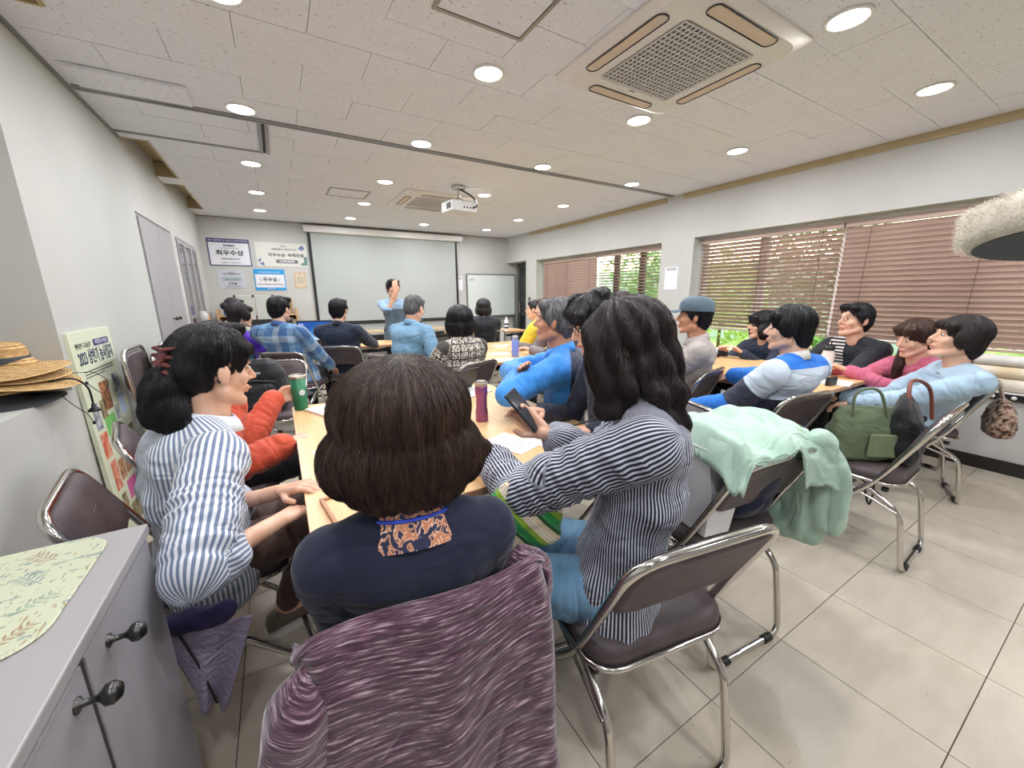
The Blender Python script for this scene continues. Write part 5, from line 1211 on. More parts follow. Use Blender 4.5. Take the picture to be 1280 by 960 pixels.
add('bg', 'person with short hair and glasses in a dusty blue sweater, looking down', (1.00, 3.66), -55, (1.12, 3.70, 1.20), yaw=-2, pitch=-20, shirt=s_greyblue, hair='crop', hairm=m_h_grey, q='mid', sw=.18, glasses=True, LH=(1.33, 3.82, .78), RH=(1.33, 3.58, .78), loose=.008, collar=s_greyblue)
add('pres', 'standing speaker in chambray shirt and grey apron, hand raised before the face', (1.42, 5.60), 165, (1.40, 5.56, 1.42), yaw=20, stand=True, zs=.86, shirt=s_pres, hair='short', hairm=m_h_black, q='mid', RH=(1.36, 5.30, 1.36), LH=(1.62, 5.35, 1.16), RE=(-.3, -.6, -1), Rh=dict(d=(0, -.1, 1), n=(.1, 1, 0), curl=.2), Lh=dict(d=(-.3, -.6, .4), n=(0, 0, -1), curl=.5), sleeve=.05, sw=.155, pants=p_dark)
add('navy', 'person with short black hair in a navy shirt, back to the camera', (.64, 4.66), -30, (.56, 4.58, 1.175), shirt=s_navyshirt, hair='short', q='mid', sw=.19, g=1.08, loose=.012, RH=(.98, 4.92, .74), collar=s_navyshirt)
add('plaid', 'person with short black hair in a blue patchwork plaid shirt', (.11, 4.49), -30, (.02, 4.40, 1.205), yaw=-15, shirt=s_plaid, hair='short', q='mid', sw=.195, g=1.1, loose=.014, RH=(.44, 4.56, .56), collar=s_plaid)
add('teal', 'person with short dark hair in a teal and purple jacket, facing right', (-.40, 4.86), -50, (-.335, 4.84, 1.135), yaw=-12, shirt=s_tealp, hair='pixie', hairm=m_h_mid, q='mid', loose=.014, collar=s_tealp)
add('pony', 'person with dark hair in a low bun behind the one in teal', (-.50, 5.75), -50, (-.43, 5.72, 1.19), yaw=-8, shirt=cloth('cream_top', 'c9c3b4', 'd6d1c4'), hair='bun', q='far')
add('cap', 'person in a grey-blue cap and taupe shirt, facing left', (2.52, 1.78), 32, (2.48, 1.70, 1.165), yaw=6, pitch=2, shirt=s_capman, hair='short', skin=m_skin2, q='mid', sw=.18, g=1.03, loose=.012, collar=s_capman, sleeve=.3)
add('nw', 'person with shoulder-length black hair and glasses in a navy top by the window', (4.12, 2.10), 88, (4.02, 2.02, 1.02), yaw=-36, hs=1.1, shirt=s_nvtop, hair='bob', q='mid', glasses=True, LH=(3.72, 2.0, .77), RH=(3.72, 2.2, .77), loose=.006)
add('rug', 'person with black hair in a blue, white and charcoal banded rugby shirt', (2.40, 1.20), -6, (2.395, 1.06, 1.13), yaw=30, pitch=0, shirt=s_rugby, pants=p_beige, hair='full', q='mid', sw=.185, loose=.016, LH=(2.22, 1.46, .62), RH=(2.70, 1.50, .76), collar=mat('collar_white', 'ded9d3', .8), nstr=1500, spread=.04)
add('bj', 'person with short black hair and glasses in black hooded jacket by the window', (4.08, 1.36), 85, (3.94, 1.29, 1.11), yaw=-22, hs=1.1, pitch=4, shirt=s_bjk, hair='short', q='mid', glasses=True, LH=(3.66, 1.40, .77), RH=(3.68, 1.56, .77), loose=.012)
add('pink', 'person with long tied brown hair in a pink long-sleeved top, looking down', (3.98, .93), 62, (3.79, .89, 1.01), yaw=0, hs=1.05, pitch=-14, shirt=s_pink, hair='longtied', hairm=m_h_chest, q='mid', LH=(3.50, 1.12, .775), RH=(3.54, 1.24, .775), loose=.004)
add('lb', 'person with short black hair in a pale blue cardigan, leaning back and facing left', (3.62, .80), 38, (3.46, .63, 1.05), yaw=-2, pitch=12, hs=1.08, shirt=s_ltblue, hair='pixie', hairm=m_h_mid, q='mid', LH=(3.22, 1.0, .60), RH=(3.42, 1.12, .60), loose=.008, shoe='c8402a', pants=p_black, nstr=1800, foot=.14, spread=.20)
# cap of the man by the window
pc = PEOPLE['cap']; hx = pc['hx']
t_cap = pc['t']
mcap = cloth('cap_cotton', '55646f', '647480', 8, .85)
mb = MB(); rings = []
for r, z in ((.099, .045), (.103, .06), (.101, .09), (.088, .118), (.06, .138), (.02, .146)):
    rings.append([tuple(hx((r * math.cos(a), -.012 + r * 1.12 * math.sin(a), z))) for a in [2 * pi * k / 24 for k in range(24)]])
mb.loft(rings, caps=True); cp = mb.build('cap', mcap, t_cap)
mb = MB(); mb.grid(lambda u, v: tuple(hx(((u - .5) * .15 * (1 - .25 * v), .085 + v * .075 * (1 - (2 * u - 1) ** 2 * .35), .052 - v * .012 - (2 * u - 1) ** 2 * .012))), 10, 6); mb.build('cap_brim', mcap, cp, solid=.003)
# ======================= THINGS ON CHAIRS, TABLES AND PEOPLE =======================
def grid_attr(fn, nu, nv, name, m, parent, solid=.003, pat=None):
    us = np.linspace(0, 1, nu + 1); vs_ = np.linspace(0, 1, nv + 1); V = []; P = []
    for v in vs_:
        for u in us: V.append(tuple(fn(u, v))); P.append(pat(u, v) if pat else (u * .5, v * .6, 0))
    F = [(j * (nu + 1) + i, j * (nu + 1) + i + 1, (j + 1) * (nu + 1) + i + 1, (j + 1) * (nu + 1) + i) for j in range(nv) for i in range(nu)]
    o = mesh_obj(name, V, F, m, parent, {'pat': P})
    if solid: md = o.modifiers.new('solid', 'SOLIDIFY'); md.thickness = solid; md.offset = 0
    return o
def blob(name, prims, vox, m, parent, amp=.006, f=(12, 12, 12), seed=1, smooth=4):
    V, F, N_ = remesh(prims, vox, smooth); d = amp * (1 - np.abs(nz(V, *f, seed)) * 3) + amp * .6 * nz(V, f[0] * .5, f[1] * .5, f[2] * .5, seed + 5)
    V = V + N_ * d[:, None]; return mesh_obj(name, V, F, m, parent, {'pat': V.copy(), 'loc': V.copy()})
def lerp_path(P, t):
    n = len(P) - 1; k = min(int(t * n), n - 1); f = t * n - k; return [P[k][i] * (1 - f) + P[k + 1][i] * f for i in range(len(P[0]))]
def soft_loft(name, levels, m, parent, n=48, nv=36, pw=3.0, amp=.006, f=(14, 14, 10), seed=1, cap=True):
    """bag-like form: levels of (z, half width, half depth, x offset, y offset)"""
    Z = np.array([l[0] for l in levels]); ts = np.linspace(0, 1, nv); A = np.array(levels); src = np.linspace(0, 1, len(levels)); rows = [[np.interp(t, src, A[:, k]) for k in range(5)] for t in ts]
    V = []; P = []
    for r_, t in zip(rows, ts):
        z, w, d, ox, oy = r_
        for i in range(n):
            a = 2 * pi * i / n; c, s = math.cos(a), math.sin(a); V.append((ox + w * math.copysign(abs(c) ** (2 / pw), c), oy + d * math.copysign(abs(s) ** (2 / pw), s), z)); P.append((i / n, t, 0))
    V = np.array(V); q = np.column_stack([V[:, 0] / .12, V[:, 1] / .12, V[:, 2] / .2]); dd = amp * (1 - np.abs(nz(V, *f, seed)) * 3.2) + amp * .8 * nz(V, f[0] * .45, f[1] * .45, f[2] * .45, seed + 4)
    C = np.array([[np.interp(v[2], [l[0] for l in levels] if levels[0][0] < levels[-1][0] else [l[0] for l in levels][::-1], [l[3] for l in levels]), 0, v[2]] for v in V]); nr = V - C; nr[:, 2] = 0; nr /= np.linalg.norm(nr, axis=1)[:, None] + 1e-6
    V = V + nr * dd[:, None]
    F = [(j * n + i, j * n + (i + 1) % n, (j + 1) * n + (i + 1) % n, (j + 1) * n + i) for j in range(nv - 1) for i in range(n)]
    F.append(tuple(range(n - 1, -1, -1)))
    if cap: F.append(tuple(range((nv - 1) * n, nv * n)))
    return mesh_obj(name, V, F, m, parent, {'pat': V.copy(), 'loc': V.copy()})
# --- purple jacket over the nearest chair ---
def f_purple(t, c):
    v, s = t.attr('pat')
    wv = t.math('ADD', s[1], t.math('MULTIPLY', t.math('SINE', t.math('ADD', t.math('MULTIPLY', s[0], 13), t.math('MULTIPLY', s[1], 4))), .012))
    cb = t.n('ShaderNodeCombineXYZ'); t.l(t.math('MULTIPLY', s[0], 15), cb.inputs[0]); t.l(t.math('MULTIPLY', wv, 250), cb.inputs[1])
    n = t.n('ShaderNodeTexNoise'); n.inputs['Scale'].default_value = 1.0; n.inputs['Detail'].default_value = 3; n.inputs['Roughness'].default_value = .62; t.l(cb.outputs[0], n.inputs['Vector'])
    h = t.ramp(n.outputs['Fac'], [(.36, '3c2632'), (.50, '573a4a'), (.58, '7d5f6e'), (.68, 'c6b1ba')])
    return t.mix(s[2], h, '6a4653')
s_purple = cloth('heathered_plum_fleece', '6a4a58', '7a5868', 5, .9, f_purple, sheen=.4)
th = math.radians(-3); 
t_j = empty('jacket', (.19, .80, 0), th, 'heathered purple fleece jacket hung over the nearest chair back', 'jacket')
PJ = [(-.17, .62), (-.205, .74), (-.228, .812), (-.248, .832), (-.272, .818), (-.286, .74), (-.292, .62), (-.300, .50), (-.312, .38), (-.325, .26), (-.335, .14)]
def fj(u, v):
    y, z = lerp_path(PJ, v); x = (u - .5) * 2; dn = max(0, (v - .4) / .6); w = (.218 if x < 0 else .222) + .03 * dn
    fold = .020 * math.sin(x * 7.5 + 1.0 + v) * dn + .005 * math.sin(x * 13 + 3 * v + math.sin(v * 5)) * dn
    edge = max(0, abs(x) - .82) / .18
    return (x * w + .006 * math.sin(v * 14), y - fold + edge ** 2 * .06 * (1 if v > .35 else .2), z - edge ** 2 * .028 - .012 * math.sin(x * 3.1 + .4) + .008 * x)
def pj(u, v):
    x = (u - .5) * 2; m = 1.0 if (v > .52 and abs(x) > 1.32 - (v - .52) * 1.55 and v > .5) else 0.0
    return (u * .56, v * .75, m)
grid_attr(fj, 60, 80, 'jacket_back', s_purple, t_j, .006, pj)
for s, x0, nm in ((-1, -.204, 'sleeve'), (1, .205, 'sleeve')):
    def fs(u, v, s=s, x0=x0):
        a = u * 2 * pi; z = .805 - v * .62; rx = .055 + .012 * math.sin(v * 9 + s) - .02 * v; ry = .040 + .008 * math.sin(v * 13); 
        if v < .12: k = math.sin(v / .12 * pi / 2); rx *= k; ry *= k
        return (x0 + s * .022 * min(1, v * 5) + rx * math.cos(a) * (1 + .12 * math.sin(3 * a + v * 8)), -.245 - .025 * v + ry * math.sin(a) * (1 + .1 * math.sin(4 * a + v * 11)), z)
    o = grid_attr(fs, 36, 60, nm, s_purple, t_j, .0, lambda u, v: (u * .3, v * .62, 0))
    o.location = (0, -.012 if s < 0 else .085, 0)
text('sleeve_lettering', 'Columbia', .030, (-.262, -.325, .56), (pi / 2, .06, math.radians(-28)), mat('lettering_grey', 'c9c0c6', .6), t_j, ext=.0006)
o = grid_attr(lambda u, v: (.222 + .015 * u + .008 * math.sin(v * 6), -.26 + .10 * u + .02 * math.sin(v * 8), .80 - v * .50 - .05 * u), 12, 40, 'front_panel', cloth('plum_lining', '7c5a6e', '8b6a7e', 5, .7), t_j, .004)

# --- mint jacket, white bag and dark clothes on the chair behind ---
mint = cloth('mint_nylon', 'a3c0ae', 'b4cfbe', 4, .5, sheen=.1)
thm = math.radians(-6)
t_w = empty('shopping_bag', (1.39, .80, .495), thm, 'white carrier bag standing on the seat beneath the mint jacket', 'bag')
MB().loft([[(x, y, 0) for x, y in ((-.19, -.13), (-.08, -.14), (-.06, .13), (-.17, .14))], [(x, y, .18) for x, y in ((-.205, -.15), (-.07, -.16), (-.05, .15), (-.19, .15))], [(x, y, .33) for x, y in ((-.22, -.13), (-.08, -.15), (-.06, .13), (-.20, .14))]], smooth=False).build('bag_body', cloth('white_bag', 'dcdcdf', 'e8e8ea', 4, .5), t_w)
t_d = blob('folded_coat', [ell((1.43, .76, .60), (.13, .15, .12)), ell((1.42, .70, .70), (.11, .12, .10))], .010, s_navy, None, .006); tag(t_d, 'dark navy coat bundled on the seat under the mint jacket', 'coat')
t_m = empty('jacket', (1.39, .80, 0), thm, 'pale mint green jacket draped over the second chair back', 'jacket')
def fm(u, v):   # across the chair back and over the bundle: u left to right, v front to rear
    x = -.23 + u * .47; 
    P = [(.17, .74), (.13, .84), (.02, .885), (-.10, .885), (-.20, .865), (-.250, .835), (-.262, .832) if u < .6 else (-.282, .79), (-.266, .826) if u < .6 else (-.292, .70)]
    y, z = lerp_path(P, v); sag = -.05 * max(0, (u - .6)) + .012 * math.sin(u * 9 + v * 3) + .010 * math.sin(u * 17 - v * 12) + .006 * math.sin(u * 31 + v * 25)
    if u < .12: z -= (.12 - u) * .9
    return (x + .012 * math.sin(v * 7), y + .012 * math.sin(u * 11), z + sag)
grid_attr(fm, 60, 50, 'jacket_body', mint, t_m, .004, lambda u, v: (u * .6, v * .6, 0))
blob('hanging_front', [rc((.245, -.13, .80), (.275, -.20, .46), .045, .065), rc((.26, -.02, .80), (.275, -.08, .52), .04, .05), rc((.245, -.23, .78), (.26, -.26, .50), .03, .04), ell((.265, -.16, .44), (.05, .11, .06))], .008, mint, t_m, .008, (14, 14, 5), 3)
blob('sleeve', [rc((.20, -.24, .83), (.265, -.285, .70), .04, .035), rc((.265, -.285, .70), (.275, -.29, .50), .035, .03)], .007, mint, t_m, .006, (18, 18, 7), 7)

# --- bags on the chair near the window ---
olive = cloth('olive_canvas', '59654a', '66735a', 5, .75); blk = cloth('black_nylon', '1d1d20', '2a2a2e', 5, .5)
t = empty('tote_bag', (2.49, .70, .497), math.radians(-38), 'olive green canvas tote bag slouching on the chair seat', 'bag')
soft_loft('bag_body', [(0, .10, .05, 0, 0), (.02, .135, .068, 0, 0), (.08, .15, .070, 0, 0), (.15, .155, .062, .005, 0), (.21, .145, .045, .01, 0), (.255, .13, .022, .012, .004), (.27, .12, .012, .012, .006)], olive, t, amp=.008, seed=2)
MB().box(-.01, .12, -.082, -.066, .03, .15, bev=.008).build('outer_pocket', cloth('olive_canvas_light', '6f7c5c', '7d8a6a', 5, .75), t)
MB().tube(rounded([(-.08, -.035, .23), (-.10, -.04, .36), (.02, -.03, .38), (.08, -.035, .22)], .06), .007, 8).build('handle', olive, t)
t = empty('handbag', (2.66, .585, .497), math.radians(10), 'black handbag with brown leather strap behind the olive tote', 'bag')
soft_loft('bag_body', [(0, .10, .06, 0, 0), (.02, .135, .078, 0, 0), (.10, .14, .078, 0, 0), (.20, .13, .06, -.01, 0), (.28, .11, .035, -.02, .01), (.33, .085, .014, -.03, .02)], blk, t, amp=.010, seed=4)
MB().tube(rounded([(-.09, .0, .28), (-.04, .02, .40), (.14, 0, .39), (.26, -.05, .34), (.30, -.08, .16)], .07, 6), .009, 8).build('strap', mat('leather_brown', '7a4232', .5), t)
tag(MB().tube(rounded([(2.50, .62, .43), (2.47, .60, .33), (2.52, .62, .24), (2.60, .66, .26), (2.60, .70, .43)], .06, 6), .005, 6).build('bag_strap', m_black), 'thin black strap dangling below the chair with the bags', 'strap')
def f_leo(t_, c):
    o, _ = t_.obj(); n = t_.noise(o, 42, 3); return t_.ramp(n, [(.40, '3a2924'), (.50, '8b6f60'), (.62, 'b79d88')])
t = empty('fur_bag', (3.70, .42, .47), math.radians(14), 'brown mottled fur bag hanging from the chair back by the window', 'bag')
soft_loft('bag_body', [(0, .10, .03, 0, 0), (.02, .16, .055, 0, 0), (.08, .19, .062, 0, 0), (.15, .165, .05, 0, 0), (.21, .10, .022, 0, 0), (.22, .09, .012, 0, 0)], cloth('leopard_fur', '8a6a5a', '9a7a68', 5, .95, f_leo), t, amp=.008, f=(30, 30, 30), seed=5)
MB().tube(rounded([(-.05, .0, .18), (-.06, .04, .33), (.03, .04, .335), (.04, .0, .18)], .04, 5), .007, 8).build('strap', mottled('strap_beige', '8f7b70', 'c7b8ac', 40, .7), t)
# --- backpack ---
t = empty('backpack', (-.16, 3.36, .50), math.radians(-22), 'black backpack standing on a folding chair', 'backpack')
soft_loft('bag_body', [(0, .13, .06, 0, 0), (.03, .155, .085, 0, 0), (.15, .16, .09, 0, 0), (.28, .15, .082, 0, 0), (.35, .11, .06, 0, .01), (.38, .05, .03, 0, .02)], blk, t, amp=.004, seed=6, pw=3.6)
o = soft_loft('front_pocket', [(.02, .10, .02, 0, -.085), (.04, .12, .035, 0, -.085), (.12, .125, .038, 0, -.085), (.19, .11, .028, 0, -.085), (.21, .09, .012, 0, -.085)], cloth('black_nylon_pocket', '26272b', '33343a', 5, .5), t, amp=.004, seed=8)
MB().tube([(-.12, -.080, .225), (0, -.094, .24), (.12, -.080, .225)], .0035, 6).build('zip', m_inkg, t)
text('bag_lettering', 'WOLF', .022, (0, -.0865, .29), (pi / 2 - .25, 0, 0), m_paper, t, ext=.002)
MB().tube(rounded([(-.03, .0, .37), (-.03, .0, .42), (.03, .0, .42), (.03, .0, .37)], .02), .006, 6).build('handle', m_black, t)
for s in (-1, 1): MB().tube(rounded([(s * .13, -.03, .25), (s * .175, -.05, .16), (s * .14, -.02, .05)], .05), .008, 6).build('side_strap', m_black, t)
# --- clothes under the woman at left ---
lil = cloth('lilac_cloth', '8e8299', '9d91a8', 5, .8)
t = empty('jacket', (-.25, 1.13, 0), 0, 'lilac jacket corner hanging from the seat at left', 'jacket')
grid_attr(lambda u, v: (-.10 + u * .19 * (1 - v * .72) + .05 * v, -.0 - .02 * v + .018 * math.sin(u * 9 + v * 3) * (.3 + v), .50 - v * .225 - .02 * u), 24, 24, 'jacket_hem', lil, t, .004)
MB().tube([(-.06 + .0, -.012, .50), (-.035, -.02, .40), (-.015, -.03, .28)], .003, 6).build('piping', m_black, t)
t = blob('jacket', [rc((-.45, 1.17, .515), (-.22, 1.14, .512), .028, .028), rc((-.46, 1.22, .53), (-.50, 1.36, .56), .03, .03)], .008, cloth('dark_violet', '2b2545', '38305a', 5, .8), None, .006, (16, 16, 16), 9); tag(t, 'dark violet jacket bunched at the edge of the left seat', 'jacket')

# --- crochet bag on the lap of the long-haired woman ---
def f_cro(t_, c):
    o, s = t_.obj(); n = t_.noise(o, 8, 1); a = t_.math('FRACT', t_.math('MULTIPLY', t_.math('ADD', s[0], t_.math('MULTIPLY', s[2], .9)), 9.5)); k = t_.ramp(a, [(0, '2f8f4a'), (.22, '8fb23a'), (.40, 'e5d9c2'), (.68, 'dcc9a8'), (.82, '2e5a34'), (.94, '3fa060')], 'CONSTANT')
    d = t_.math('MULTIPLY', t_.math('SINE', t_.math('MULTIPLY', s[0], 560)), t_.math('SINE', t_.math('MULTIPLY', s[2], 560))); return t_.mix(t_.math('MULTIPLY', t_.math('GREATER_THAN', d, .55), .5), k, '2b2a20')
t = empty('crochet_bag', (.51, .80, .70), math.radians(-30), 'green, yellow and cream crocheted bag on the lap of the long-haired woman', 'bag')
soft_loft('bag_body', [(-.04, .07, .025, 0, 0), (-.02, .10, .036, 0, 0), (.04, .105, .038, 0, 0), (.10, .085, .028, 0, 0), (.14, .05, .012, 0, 0)], cloth('granny_square', '7da04a', '9dbb6a', 5, .9, f_cro), t, amp=.004, seed=3)

# --- table things ---
def bottle(name, x, y, z, prof, m, label, cat='bottle', n=24, extra=None):
    t = empty(name, (x, y, z), 0, label, cat)
    MB().lathe(prof, n).build('body', m, t)
    if extra: extra(t)
    return t
m_steel = mat('brushed_steel', 'c9c1b4', .3, .9)
def ex1(t):
    MB().lathe([(.001, .178), (.030, .178), (.0305, .196), (.027, .201), (.012, .203), (.001, .203)], 24).build('lid', mat('lid_beige', 'b5a898', .35, .4), t); MB().lathe([(.0275, .2005), (.0275, .2035), (.023, .2035), (.023, .2005)], 24).build('lid_ring', m_dark, t)
bottle('flask', .805, 1.655, .72, [(.001, 0), (.029, 0), (.031, .006), (.031, .05), (.027, .075), (.027, .12), (.031, .145), (.031, .172), (.029, .178), (.001, .178)], mat('purple_metal', '93557f', .28, .55), 'purple metallic flask with beige lid on the nearest table', extra=ex1)
def ex2(t):
    MB().lathe([(.0405, .178), (.042, .178), (.042, .192), (.037, .194), (.037, .186), (.0405, .186)], 28).build('rim', m_steel, t)
    o = MB().lathe([(.001, 0), (.012, 0), (.012, .0012), (.001, .0012)], 20, axis='x').lathe([(.0125, 0), (.0155, 0), (.0155, .0012), (.0125, .0012)], 20, axis='x').build('emblem', m_paper, t); o.rotation_euler = (0, 0, math.radians(-70)); o.location = (.0385 * math.cos(math.radians(-70)), .0385 * math.sin(math.radians(-70)), .10)
bottle('tumbler', .045, 2.36, .72, [(.001, 0), (.033, 0), (.034, .008), (.0405, .18), (.036, .18), (.031, .02), (.001, .018)], mat('green_enamel', '2c7350', .35, .2), 'green steel-rimmed tumbler held at the table corner', 'tumbler', extra=ex2)
bottle('water_bottle', 1.995, 3.30, .72, [(.001, 0), (.034, 0), (.036, .006), (.036, .165), (.030, .175), (.001, .175)], mat('periwinkle', '7b8fd8', .4), 'periwinkle blue water bottle on the middle table', extra=lambda t: MB().lathe([(.001, .175), (.031, .175), (.031, .205), (.026, .21), (.001, .21)], 20).build('lid', mat('lid_silver', 'b9bcc4', .3, .4), t))
def ex3(t):
    MB().lathe([(.001, .185), (.034, .185), (.035, .19), (.035, .222), (.001, .224)], 24).build('lid', m_black, t); MB().tube(rounded([(-.03, 0, .222), (-.025, 0, .25), (.025, 0, .25), (.03, 0, .222)], .015), .004, 6).build('lid_handle', m_black, t)
    MB().box(-.030, -.0365, -.004, .004, .10, .125).build('emblem', m_inkg, t)
bottle('insulated_bottle', 3.52, 1.27, .72, [(.001, 0), (.038, 0), (.040, .008), (.040, .15), (.033, .178), (.032, .186), (.001, .186)], mat('bottle_cream', 'e4dad2', .4), 'cream insulated bottle with black lid on the window-side table', extra=ex3)
bottle('water_bottle', 3.40, 5.92, .72, [(.001, 0), (.036, 0), (.037, .006), (.037, .16), (.014, .20), (.014, .225), (.001, .225)], mat('striped_bottle', 'e8eaee', .3), 'dark and white striped bottle on the table before the whiteboard', extra=lambda t: (MB().lathe([(.0372, .03), (.0375, .03), (.0375, .06), (.0372, .06)], 20).build('label_band', m_navy, t), MB().lathe([(.0372, .09), (.0375, .09), (.0375, .12), (.0372, .12)], 20).build('label_band', m_navy, t)))
m_pr = mat('sheet_paper', 'eceae6', .7)
def sheet(x, y, w, h, rz, label, m=None, th=.0012, z=.7205, lines=0, group=None, name='paper_sheet'):
    t = empty(name, (x, y, z), math.radians(rz), label, 'paper' if name == 'paper_sheet' else 'notebook', group)
    MB().box(-w / 2, w / 2, -h / 2, h / 2, 0, th).build('page', m or m_pr, t)
    for k in range(lines): MB().box(-w * .38, w * (.38 if k % 3 else .1), h * .40 - k * h * .8 / lines - .002, h * .40 - k * h * .8 / lines, th, th + .0003).build('printed_line', m_inkg, t)
    return t
t = sheet(.24, 2.27, .30, .21, 24, 'open magazine lying at the far left corner of the nearest table', th=.012, lines=7, name='magazine'); 
MB().box(-.10, .02, -.06, .05, .0121, .0125).build('drawing', mottled('leaf_print', 'cfd6cc', '9fb0a8', 40, .7), t)
sheet(.25, 2.17, .20, .14, 10, 'white leaflet half under the magazine', lines=3)
sheet(.09, 1.62, .07, .09, 20, 'small white card near the left edge of the nearest table'); sheet(.13, 1.70, .07, .10, -15, 'second white card beside the first at the left edge', z=.7218)
sheet(.78, 1.32, .15, .21, 20, 'printed handout in front of the long-haired woman, left sheet', lines=8); t = sheet(.93, 1.28, .15, .21, 6, 'printed handout beside the long-haired woman, right sheet', lines=8, z=.7218)
MB().lathe([(.001, .0012), (.02, .0012), (.02, .0016), (.001, .0016)], 16, (-.03, -.07, 0)).build('printed_flower', mat('print_yellow', 'cbbd5a', .7), t)
t = empty('mobile_phone', (.63, 1.235, .7205), math.radians(62), 'phone with blue and violet picture lying on the nearest table', 'phone')
MB().box(-.042, .042, -.08, .08, 0, .010, bev=.003).build('case', m_black, t)
def f_ph(t_):
    o, s = t_.obj(); n = t_.noise(o, 22, 2); c = t_.ramp(n, [(.3, '2b4fb5'), (.5, '5a6ad8'), (.65, '9c6fd0'), (.8, 'd8d8f4')]); t_.l(c, t_.b.inputs['Base Color'])
MB().box(-.038, .038, -.076, .076, .0101, .0112).build('screen', mat('phone_picture', '4a5ac8', .2, fn=f_ph), t)
t = empty('notebook', (.47, 1.19, .7205), math.radians(20), 'white notebook with brown edge by the near edge of the table', 'notebook')
MB().box(-.055, .055, -.08, .08, .002, .014).build('pages', m_pr, t); MB().box(-.057, .057, -.082, .082, 0, .002).box(-.057, .057, -.082, .082, .014, .016).build('cover', mat('cover_brown', 'a77b60', .5), t)
t = empty('clipboard', (.16, 1.13, .7205), math.radians(8), 'wooden framed tray at the near left corner of the table', 'tray')
MB().box(-.10, .10, -.09, .09, 0, .004).build('base', m_desk, t); MB().box(-.11, .11, -.10, -.088, 0, .012, bev=.003).box(-.11, .11, .088, .10, 0, .012, bev=.003).box(-.11, -.098, -.088, .088, 0, .012, bev=.003).box(.098, .11, -.088, .088, 0, .012, bev=.003).build('rim', m_dedge, t)
t = empty('tablet_stand', (.98, 2.22, .7205), math.radians(24), 'dark tablet leaning in a folded grey stand on a white notebook', 'tablet')
MB().box(-.16, .12, -.12, .10, 0, .010, bev=.003).build('notebook_base', m_pr, t)
def tilt(mb, name, m, p, a): o = mb.build(name, m, p); o.location = (0, .05, .012); o.rotation_euler = (a, 0, 0); return o
tilt(MB().box(-.10, .10, -.004, .004, 0, .16, bev=.002), 'tablet', m_black, t, math.radians(28)); tilt(MB().box(-.07, .07, -.006, -.003, .0, .11, bev=.002), 'stand', mat('stand_grey', '6f7878', .5), t, math.radians(-32))
# phone held in the hand
P_ = PEOPLE['right']
t = empty('mobile_phone', (.665, 1.045, .955), 0, 'black phone held up by the long-haired woman', 'phone'); t.rotation_euler = (math.radians(50), math.radians(-10), math.radians(35))
MB().box(-.037, .037, -.078, .078, -.004, .004, bev=.003).build('phone_body', m_black, t); MB().box(-.034, .034, -.074, .074, .0041, .0048).build('screen', mat('phone_glass', '2a3038', .08), t)
MB().lathe([(.001, -.0055), (.006, -.0055), (.006, -.004), (.001, -.004)], 10, (-.02, .06, 0)).lathe([(.001, -.0055), (.006, -.0055), (.006, -.004), (.001, -.004)], 10, (-.02, .04, 0)).build('camera_lens', mat('lens_ring', 'b9bcc2', .2, .8), t)
tag(MB().tube([(.93, 1.11, .832), (1.02, 1.09, .845), (1.08, 1.08, .85)], .004, 6).build('pen', m_black), 'thin black pen held by the person with curly hair', 'pen')
# window-side table
t = empty('phone_box', (3.13, 1.085, .7205), math.radians(-5), 'black box-shaped phone case standing at the near corner of the window-side table', 'case')
MB().box(-.05, .05, -.012, .012, 0, .055, bev=.003).build('case', m_black, t)
sheet(3.26, 1.10, .21, .16, 12, 'white sheet at the near edge of the window-side table'); sheet(3.0, 2.2, .30, .22, 5, 'white sheets spread at the far end of the window-side table', lines=5); sheet(3.25, 2.28, .22, .15, -20, 'second white sheet at the far end of the window-side table', z=.7218)
t = empty('tray', (3.55, 2.25, .7205), 0, 'small dark tray at the far end of the window-side table', 'tray'); MB().box(-.12, .12, -.06, .06, 0, .006).box(-.12, .12, -.06, -.052, .006, .03).box(-.12, .12, .052, .06, .006, .03).build('tray_body', m_black, t)
# middle table papers
for k, (x, y, a, lab) in enumerate(((1.80, 3.2, 10, 'white paper at the near edge of the middle table'), (1.95, 3.55, -12, 'white paper behind the periwinkle bottle'), (2.35, 3.30, 5, 'white paper on the right half of the middle table'), (1.75, 3.85, 20, 'white paper in the centre of the middle table'), (2.30, 4.1, -8, 'white paper at the far end of the middle table'))): sheet(x, y, .21, .15, a, lab)
sheet(1.45 + .12, 3.72, .12, .07, 10, 'small notepad in the hands of the person in dusty blue', z=.7205, th=.01)
# white strap on the chair in front of the person in black
tag(MB().box(2.80, 2.86, 5.055, 5.10, .45, .822, bev=.01).build('cloth_strip', s_yellow if False else cloth('white_cloth', 'd8d6d4', 'e4e2e0')), 'white cloth strip hanging over the chair behind the person in black', 'cloth')
# person details: scarf collar, hair claw, bracelet, lanyard, ear pieces
p = PEOPLE['fg']; N = p['N']
def f_pais(t_):
    o, s = t_.obj(); n = t_.n('ShaderNodeTexNoise'); n.inputs['Scale'].default_value = 34; n.inputs['Detail'].default_value = 1; n.inputs['Distortion'].default_value = 2.5; t_.l(o, n.inputs['Vector'])
    c = t_.ramp(n.outputs['Fac'], [(.0, '2a2c4e'), (.46, '2a2c4e'), (.49, 'e9c0a2'), (.53, 'c9825f'), (.60, 'c9825f'), (.63, 'e9c0a2'), (.66, '2a2c4e')], 'CONSTANT'); t_.l(c, t_.b.inputs['Base Color'])
def ring_at(c, rx, ry, z, tiltk=.8, n=32): return [(c.x + rx * math.cos(a), c.y + ry * math.sin(a), c.z + z - tiltk * .03 * math.sin(a)) for a in [2 * pi * i / n for i in range(n)]]
c = N + V3((0, .02, .0))
